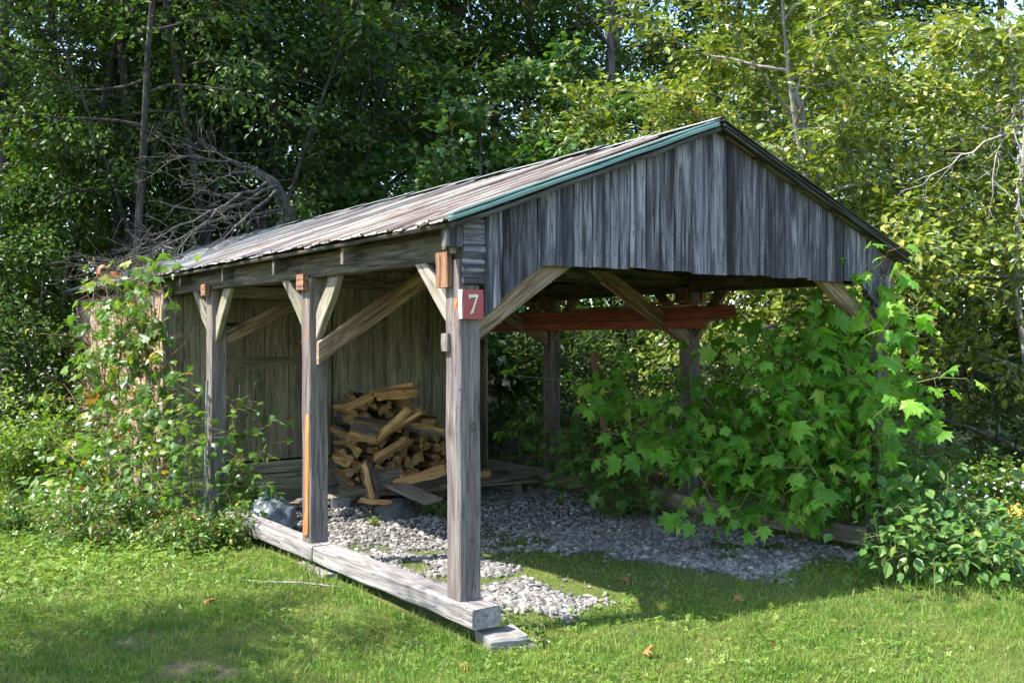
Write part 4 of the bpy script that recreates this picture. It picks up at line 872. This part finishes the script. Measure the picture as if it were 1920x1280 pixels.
for (px, d, rz, sc, lab) in ((150, 16.5, 2., .9, 'slim tree trunk between the left edge and the sapling top'), (318, 16.4, 3.3, 1.15, 'slim leaning trunk just above the fallen limb twigs'), (385, 17.5, 4.5, .85, 'thin dark stem right of the slim leaning trunk'), (448, 17, .2, 1.1, 'slim trunk left of the dead limb butt'), (80, 15.5, 5.2, .8, 'thin stem near the left edge of the woods'), (510, 18, 2.7, .9, 'thin stem beside the thick trunk'), (615, 19, 1.3, 1.0, 'thin stem left of the central broad-leaved tree'), (110, 17.5, 1.5, 1.25, 'sturdier dark stem near the left edge'), (205, 15.2, 4., .7, 'thin stem above the left saplings'), (292, 17.8, .6, 1.3, 'sturdy grey stem above the fallen twigs'), (355, 15.9, 5.5, .75, 'thin stem rising out of the fallen twigs'), (415, 16.2, 2.2, .8, 'thin stem left of the bent dead limb'), (480, 17.6, 3.9, 1.2, 'sturdy dark stem over the bend of the dead limb'), (570, 18.4, 5.9, 1.1, 'sturdy stem right of the dead limb butt')): copy_plant(S0, lab, gpos(px, d), rz, sc)
# understorey: saplings and shrubs with leaves to the ground
us = [make_tree(130 + i, 5.2 + .8 * i, .05, .4, 1.9, 24, 9, 11500, .11, rad=.17, droop=.35, elev=(.0, .6), twigs=False, bare=.1) for i in range(2)]
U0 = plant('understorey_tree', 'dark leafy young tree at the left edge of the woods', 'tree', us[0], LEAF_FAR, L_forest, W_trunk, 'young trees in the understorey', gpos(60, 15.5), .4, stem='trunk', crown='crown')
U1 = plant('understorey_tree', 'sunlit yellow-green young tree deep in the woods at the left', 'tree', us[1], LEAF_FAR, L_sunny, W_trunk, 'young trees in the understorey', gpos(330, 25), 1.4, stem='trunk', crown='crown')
for (px, d, v, sc, lab) in ((190, 18.5, 0, .62, 'dark young tree left of the slim trunk'), (-40, 14, 0, .8, 'dark young tree cut off by the left edge'), (370, 18, 0, .62, 'low dark young tree behind the fallen branches'), (130, 20, 1, 1.1, 'sunlit young tree showing yellow-green between the left trunks'), (470, 23.5, 1, 1.2, 'yellow-green young tree behind the fallen branches'), (600, 28, 1, 1.5, 'yellow-green young tree behind the thick trunk'), (260, 22.5, 1, 1.3, 'bright young tree behind the straight grey trunk'), (740, 26, 0, 1.1, 'dark young tree behind the central broad-leaved tree'), (960, 24, 0, 1.1, 'dark young tree right of the central broad-leaved tree'),
    (1130, 20, 0, 1.0, 'dark young tree behind the left slope of the gable'), (1450, 22, 0, 1.15, 'dark young tree in the shade behind the gable peak'), (1640, 21, 0, 1.1, 'dark young tree behind the right slope of the gable'), (20, 22, 1, 1.3, 'yellow-green young tree at the far left'), (850, 30, 1, 1.8, 'yellow-green young tree far behind the roof ridge')):
    copy_plant((U0, U1)[v], lab, gpos(px, d), q.uniform(0, 6.28), sc)
# brush seen through the open right side of the shed
br = make_tree(140, 2.3, .02, .1, 1.0, 18, 7, 1900, .09, rad=.14, stems=3, elev=(.1, 1.), bare=.25)
B0 = plant('brush_shrub', 'scrubby shrub seen through the shed left of the far right post', 'bush', br, LEAF_FAR, L_forest, W_dark, 'scrubby brush beyond the right side of the shed', (5.6, 6.6, 0), 0, stem='stem', crown='foliage')
for (x, y, sc, lab) in ((5.2, 5.2, .95, 'scrubby shrub right behind the far right post'), (6.3, 4.4, 1., 'scrubby shrub beyond the gap between the right posts'), (5.9, 3.2, .9, 'scrubby shrub behind the middle right post'), (7.2, 5.9, 1.15, 'taller scrub beyond the right posts'), (6.9, 2.4, .9, 'scrub behind the maple leaves'), (5.3, 7.9, 1.1, 'scrub at the far right corner of the back room'), (7.6, 3.6, 1., 'scrub farther out behind the maple leaves'), (8.2, 7.4, 1.3, 'tall scrub far beyond the right side of the shed'), (6.4, 8.8, 1.4, 'tall scrub behind the back room'), (8.6, 1.4, .9, 'low scrub at the right beyond the fallen trunk'), (7.6, .9, .7, 'low scrub behind the goldenrod at the right')):
    copy_plant(B0, lab, (x, y, gzf(x, y) - .02), q.uniform(0, 6.28), sc)
# low undergrowth along the left woods edge
for (px, d, sc, lab) in ((-30, 12.6, .8, 'dark undergrowth shrub at the left edge above the asters'), (60, 13.5, .9, 'dark undergrowth shrub behind the left saplings'), (110, 15, 1.0, 'undergrowth shrub at the back corner of the shed'), (20, 18, 1.2, 'undergrowth shrub deep at the left'), (190, 19, 1.2, 'undergrowth shrub beneath the slim trunk'), (300, 21, 1.3, 'undergrowth shrub beneath the straight grey trunk'), (420, 22, 1.3, 'undergrowth shrub behind the far roof end')):
    copy_plant(B0, lab, gpos(px, d), q.uniform(0, 6.28), sc, 'undergrowth at the left')
# tangle of dry stems beyond the right sill
L = []; rd = np.random.default_rng(67)
for i in range(170):
    x = rd.uniform(4.6, 6.6); y = rd.uniform(2.6, 7.4); L.append((grow(rd, (x, y, rd.uniform(0, .3)), (rd.normal(0, .7), rd.normal(0, .7), rd.uniform(.2, 1.4)), rd.uniform(.6, 1.8), 6, .16, -.05), np.linspace(.006, .0025, 7)))
V, Q = tubes(L); tag(obj('dry_stems', uniq_mesh('dry_stems', V, [Q], [W_trunk])), 'tangle of dry grey stems beyond the right side of the shed', 'stems', kind='stuff')
# dry twigs at the foot of the right front post
L = []
for i in range(22):
    L.append((grow(rd, (4.5 + rd.normal(0, .15), -.12 + rd.normal(0, .12), 0), (rd.normal(-.2, .5), rd.normal(-.1, .5), 1), rd.uniform(.25, .7), 5, .25, -.12), np.linspace(.004, .0015, 6)))
V, Q = tubes(L); tag(obj('dry_twigs', uniq_mesh('dry_twigs', V, [Q], [W_pale])), 'thin bent dry twigs at the foot of the right front post', 'twigs', kind='stuff')
# trees beside the lawn, beyond the left edge of the picture, whose shade falls on it
copy_plant(tr0[1], 'tree at the left of the lawn casting dappled shade', (-6.7, 1.9, 0), 2.0, .58, 'trees beside the lawn', 'lawn_tree')
copy_plant(tr0[2], 'second tree at the left of the lawn, nearer the camera', (-7.0, .3, 0), .3, .52, 'trees beside the lawn', 'lawn_tree')

for (x, y, rz, sc) in ((-11.5, 19, 2., 1.3), (-13, 14.5, 5., 1.1)): copy_plant(tr0[0], '%s tree added beyond the left edge to shade the woods' % ORD[int(rz) % 6], (x, y, gzf(x, y)), rz, sc, 'unseen trees added for shade', 'far_tree')  # unseen trees added to keep the sun off the left woods
# --- the dead limb that lies on the roof
rd = np.random.default_rng(68); L = []
A_ = [np.array(at(*q_)) for q_ in ((548, 470, 15.2), (540, 400, 14.8), (515, 345, 14.5), (470, 315, 14.3))]
P = np.array([A_[0] - [0, 0, 1.2], A_[0], A_[1], A_[2], A_[3]]); L.append((P, np.array([.15, .14, .12, .08, .05])))
arms = [((515, 350, 14.4), (420, 390, 13.2), (300, 440, 12.0), .04), ((470, 318, 14.2), (400, 290, 14.0), (320, 300, 13.5), .025), ((535, 395, 14.6), (420, 395, 13.3), (280, 465, 11.9), .035), ((500, 350, 14.3), (390, 385, 13.0), (330, 470, 11.7), .03), ((520, 355, 14.4), (430, 450, 13.0), (345, 480, 11.8), .035), ((470, 318, 14.2), (380, 270, 14.5), (300, 270, 14.6), .02), ((540, 400, 14.8), (480, 410, 14), (400, 430, 13), .03), ((300, 440, 12.0), (260, 455, 12.0), (215, 500, 11.6), .016), ((480, 315, 14.3), (430, 330, 14), (350, 345, 13.2), .02), ((345, 480, 11.8), (290, 480, 11.8), (170, 530, 12.2), .014), ((345, 480, 11.8), (280, 466, 11.7), (210, 500, 11.8), .014), ((330, 470, 11.7), (260, 480, 11.9), (180, 515, 12.2), .014), ((400, 430, 13), (300, 455, 12.1), (225, 512, 11.9), .016), ((320, 450, 12), (270, 470, 11.9), (240, 520, 11.7), .012)]
for a, b_, c, r in arms:
    a, b_, c = (np.array(at(*k_)) for k_ in (a, b_, c)); tt = np.linspace(0, 1, 9)[:, None]; P = (1 - tt) ** 2 * a + 2 * tt * (1 - tt) * b_ + tt ** 2 * c + rd.normal(0, .025, (9, 3)); L.append((P, r * .7 * (1.05 - .8 * tt[:, 0])))
    for j in range(10):
        p, d = along(rd, P, rd.uniform(.2, 1)); s = grow(rd, p, unit(d + rd.normal(0, .55, 3)), rd.uniform(.3, 1.0), 5, .16, .0); L.append((s, np.linspace(.006, .0022, 6)))
        for j2 in range(3):
            p2, d2 = along(rd, s, rd.uniform(.3, 1)); L.append((grow(rd, p2, unit(d2 + rd.normal(0, .6, 3)), rd.uniform(.1, .4), 3, .2, 0), np.linspace(.0035, .0016, 4)))
V, Q = tubes(L); tag(obj('fallen_limb', uniq_mesh('fallen_limb', V, [Q], [wood('dead_limb_bark', (.025, .023, .022), (.07, .065, .06), (.15, .14, .132), knots=False)], True)), 'dead grey tree limb with bare twigs lying across the far end of the roof', 'branch')
# ------------------------------------------------------------------ small things in the shed
def split_log(seed, L, r, kind):
    """a split piece: wedge, half or quarter of a round, bark on the curved side"""
    q = np.random.default_rng(seed)
    if kind == 0: prof = [(0, 0)] + [(math.cos(a), math.sin(a)) for a in np.linspace(-.45, .45, 4)]; bark = [0, 1, 1, 1, 0]
    elif kind == 1: prof = [(0, 0)] + [(math.cos(a), math.sin(a)) for a in np.linspace(-.8, .8, 5)]; bark = [0, 1, 1, 1, 1, 0]
    elif kind == 2: prof = [(0, -.34), (.95, -.42), (1.0, .2), (.4, .42), (.05, .3)]; bark = [0, 1, 0, 0, 0]
    else: prof = [(0, -.2), (.8, -.26), (.85, .12), (.1, .2)]; bark = [0, 0, 0, 0]
    prof = np.array(prof) * r * (1 + q.normal(0, .08, (len(prof), 1))); prof -= prof.mean(0); n = len(prof); ns = 4; V = []
    for i in range(ns + 1):
        s = prof * (1 + q.normal(0, .05)) + q.normal(0, r * .045, prof.shape); z = np.full(n, L * i / ns - L / 2) + (q.normal(0, .012, n) if i in (0, ns) else 0); V.append(np.c_[s, z])
    Q = [(i * n + k, i * n + (k + 1) % n, (i + 1) * n + (k + 1) % n, (i + 1) * n + k) for i in range(ns) for k in range(n)]
    mi = [bark[k] for i in range(ns) for k in range(n)] + [0, 0]
    return uniq_mesh('log', np.concatenate(V), [np.array(Q), np.array([list(range(n - 1, -1, -1)), list(range(ns * n, ns * n + n))])], [W_fire, W_bark], False, mi)
logs = [split_log(200 + i, .42 + .04 * (i % 3), .085 + .012 * (i % 4), (0, 1, 2, 1, 0, 2, 3, 1)[i]) for i in range(8)]
lr = np.random.default_rng(23)
FG = 'split firewood in the pile against the back wall'
def log(k, loc, d, roll, label):
    d = Vector(d).normalized(); M = frame((0, 0, 0), tuple(d), (0, 0, 1) if abs(d.z) < .9 else (1, 0, 0)) @ Matrix.Rotation(roll, 4, 'Z'); M.translation = Vector(loc)
    return tag(obj('firewood_log', logs[k], M), label, 'firewood', FG)
rows = 10
for r in range(rows):
    z = .27 + r * .098
    xa = 1.78 + (.02 * r if r < 6 else .03 + .05 * (r - 4)); xb = 3.35 - .03 * r - (0.10 * (r - 6) if r > 6 else 0); x = xa + lr.uniform(0, .06); ci = 0
    while x < xb:
        k = int(lr.choice([0, 1, 2, 3, 4, 5, 7])); yy = 5.42 - .0 * r + .035 * r + lr.normal(0, .05)
        log(k, (x, yy, z + lr.normal(0, .014)), (lr.normal(-.18, .22), -1, lr.normal(0, .07)), lr.uniform(0, 6.28), 'split log lying end-on, %s row up, %s from the left in the firewood pile' % (ORD[r], ORD[ci])); ci += 1
        x += lr.uniform(.115, .15)
# pieces lying across the face and the top of the pile, each its own
for (k, px, py, px2, py2, d, lab) in ((6, 690, 740, 775, 722, 11.55, 'flat split board topping the firewood pile'), (3, 705, 742, 785, 735, 11.45, 'long split log just under the topmost piece of the pile'), (6, 648, 765, 700, 738, 11.5, 'thin stick jutting out at the upper left of the pile'), (5, 668, 790, 735, 800, 11.3, 'broad curved split log at the upper left face of the pile'), (6, 703, 825, 768, 765, 11.1, 'pale stick leaning diagonally across the pile face'), (2, 725, 810, 785, 772, 11.15, 'second diagonal stick leaning across the pile face'), (6, 700, 862, 765, 822, 11.05, 'thin dark stick slanting below the diagonal sticks'),
    (1, 662, 800, 710, 812, 11.2, 'split log lying level at the left face of the pile'), (5, 660, 815, 705, 822, 11.2, 'split log lying under the level one at the left face'), (2, 760, 800, 830, 812, 11.25, 'stout split log lying level at the right face of the pile'), (1, 745, 905, 835, 880, 10.75, 'big pale split log lying in front at the foot of the pile'), (3, 690, 868, 705, 935, 10.7, 'thin wedge standing upright against the foot of the pile'), (4, 675, 938, 735, 945, 10.45, 'split wedge lying in front of the pile on the gravel'), (7, 680, 895, 750, 885, 10.9, 'bark-sided log low at the left foot of the pile'), (5, 880, 890, 915, 888, 11.5, 'short split piece lying on the planks right of the corner post')):
    a, b_ = at(px, py, d), at(px2, py2, d - .12)
    o = log(k, (a + b_) / 2, tuple(b_ - a), lr.uniform(0, 6.28), lab); f = (b_ - a).length / .44; o.matrix_basis = o.matrix_basis @ Matrix.Diagonal((.85, .85, max(.6, f), 1))
# stacked old planks and a pallet beneath
pal = empty('pallet', (2.6, 4.9, 0), 'low grey wooden pallet under the firewood pile', 'pallet')
for k in range(5): beam('slat', (1.75, 4.62 + k * .17, .175), (3.95, 4.55 + k * .17, .165), .14, .025, W_plank, pal, hint=(0, 1, 0), n=3, jit=.003)
for x in (1.8, 2.75, 3.7): beam('stringer', (x, 4.55, .1), (x, 5.4, .1), .09, .1, W_plank, pal, n=2)
def plank(lab, a, b_, w, th, m=W_plank): o = beam('loose_plank', a, b_, w, th, m, None, hint=(-.6, .8, 0), n=4, jit=.003); return tag(o, lab, 'plank', 'loose planks around the pallet')
plank('grey plank slanting from the pallet to the concrete chunk', tuple(at(700, 893, 11.0)), tuple(at(815, 940, 10.1)), .2, .03)
plank('long thin plank lying on the gravel right of the corner post', (2.35, 4.2, .06), (3.85, 4.35, .05), .07, .03)
plank('broad plank end jutting right of the corner post', (2.6, 4.42, .215), (4.0, 4.75, .21), .2, .04)
plank('dark plank lying under the sapling side of the pile', (.95, 5.1, .08), (2.0, 4.75, .2), .16, .03)
plank('rotted beam lying behind the pallet near the far right post', (3.2, 5.3, .12), (4.1, 5.0, .1), .13, .1, W_dark)
plank('reddish plank edge low behind the corner post', (2.0, 4.1, .06), (2.5, 4.3, .08), .08, .04, W_block)
cb = obj('concrete_chunk', beam_mesh('concrete_chunk', .26, .13, .1, M_conc, n=3, jit=.006, ch=.012), frame((1.72, 4.33, .09), (1.98, 4.24, .085), (0, 0, 1))); tag(cb, 'grey concrete chunk propping the slanting plank', 'concrete block')
cb = obj('concrete_chunk', beam_mesh('concrete_chunk', .2, .12, .1, M_conc, n=3, jit=.006, ch=.012), frame((1.42, 4.86, .08), (1.62, 4.8, .08), (0, 0, 1))); tag(cb, 'smaller concrete chunk in the shade left of the pile', 'concrete block')
# rounded rock, bag: lumps from a subdivided sphere
def lump(name, c, r, m, seed, amp, freq, flat=-.35, fold=0.):
    n1, n2 = 26, 16; V = []
    for i in range(n2 + 1):
        th = math.pi * i / n2
        for j in range(n1):
            a = 2 * math.pi * j / n1; p = Vector((math.sin(th) * math.cos(a), math.sin(th) * math.sin(a), math.cos(th)))
            k = 1 + amp * mnoise.noise(p * freq + Vector((seed, 0, 0))) + amp * .5 * mnoise.noise(p * freq * 2.3 + Vector((0, seed, 0)))
            if fold: k += fold * abs(mnoise.noise(Vector((p.x * 6, p.y * 6, p.z * 1.5)) + Vector((seed, 2, 0))))
            z = max(p.z * k, flat); V.append((c[0] + p.x * k * r[0], c[1] + p.y * k * r[1], c[2] + z * r[2]))
    Q = [(i * n1 + j, i * n1 + (j + 1) % n1, (i + 1) * n1 + (j + 1) % n1, (i + 1) * n1 + j) for i in range(n2) for j in range(n1)]
    return obj(name, uniq_mesh(name, np.array(V), [np.array(Q)[:, ::-1]], [m], True))
tag(lump('rock', (1.74, 3.98, .05), (.23, .17, .14), M_rock, 3, .25, 1.4), 'dark rounded rock half sunk in the gravel before the firewood', 'rock')
m, t, b, out = mat_new('grey_plastic'); v, rnd, tc = local(t); n_ = noise(t, v, 9., 5., .6, 1.5)
t.links.new(ramp(t, n_, [(.35, (.07, .08, .10)), (.62, (.12, .135, .165)), (.74, (.42, .43, .46))]), b.inputs['Base Color']); b.inputs['Roughness'].default_value = .28  # pale patches are white highlights put into the bag's colour
bm = nd(t, 'Bump'); bm.inputs['Strength'].default_value = .5; bm.inputs['Distance'].default_value = .02; t.links.new(n_, bm.inputs['Height']); t.links.new(bm.outputs[0], b.inputs['Normal'])
M_bag = m; M_net = plain('blue_green_net', (.02, .12, .12), .5, 0, .4, 40, .3)
pb = at(512, 985, 9.5)
bag = lump('plastic_bag', (pb.x, pb.y, .16), (.21, .17, .17), M_bag, 5, .35, 1.8, -.75, .25); tag(bag, 'crumpled grey plastic bag with blue-green netting behind the sill beam', 'bag'); WORLD[bag.name] = Matrix.Identity(4)
q = np.random.default_rng(9); L = []
for i in range(15):
    a = np.array([pb.x + q.normal(-.02, .07), pb.y + q.normal(0, .06), .30 + q.uniform(-.02, .06)]); L.append((grow(q, a, (q.normal(), q.normal(), q.normal(0, .4)), .18, 6, .5, -.06), np.full(7, .0045)))
V, Q = tubes(L, 4); obj('netting', uniq_mesh('netting', V, [Q], [M_net], True), None, bag)
# pole leaning by the third post, pale stick in the lawn
M_pole = plain('pale_weathered_metal', (.30, .31, .26), .5, .2, .4, 8, .2)
o = beam('leaning_pole', (-.12, 4.36, .03), (-.05, 4.5, 1.45), .022, .018, M_pole, None, n=4, jit=.002); tag(o, 'thin pale metal strip leaning against the third post', 'pole')
V, Q = tubes([(np.array([at(450, 1100, 7.37), at(500, 1105, 7.3), at(560, 1106, 7.28), at(640, 1116, 7.15)]) * [1, 1, 0] + [0, 0, .085], np.array([.006, .008, .008, .005]))]); tag(obj('stick', uniq_mesh('stick', V, [Q], [W_sill], True)), 'long pale stick lying in the grass below the sill beam', 'stick')
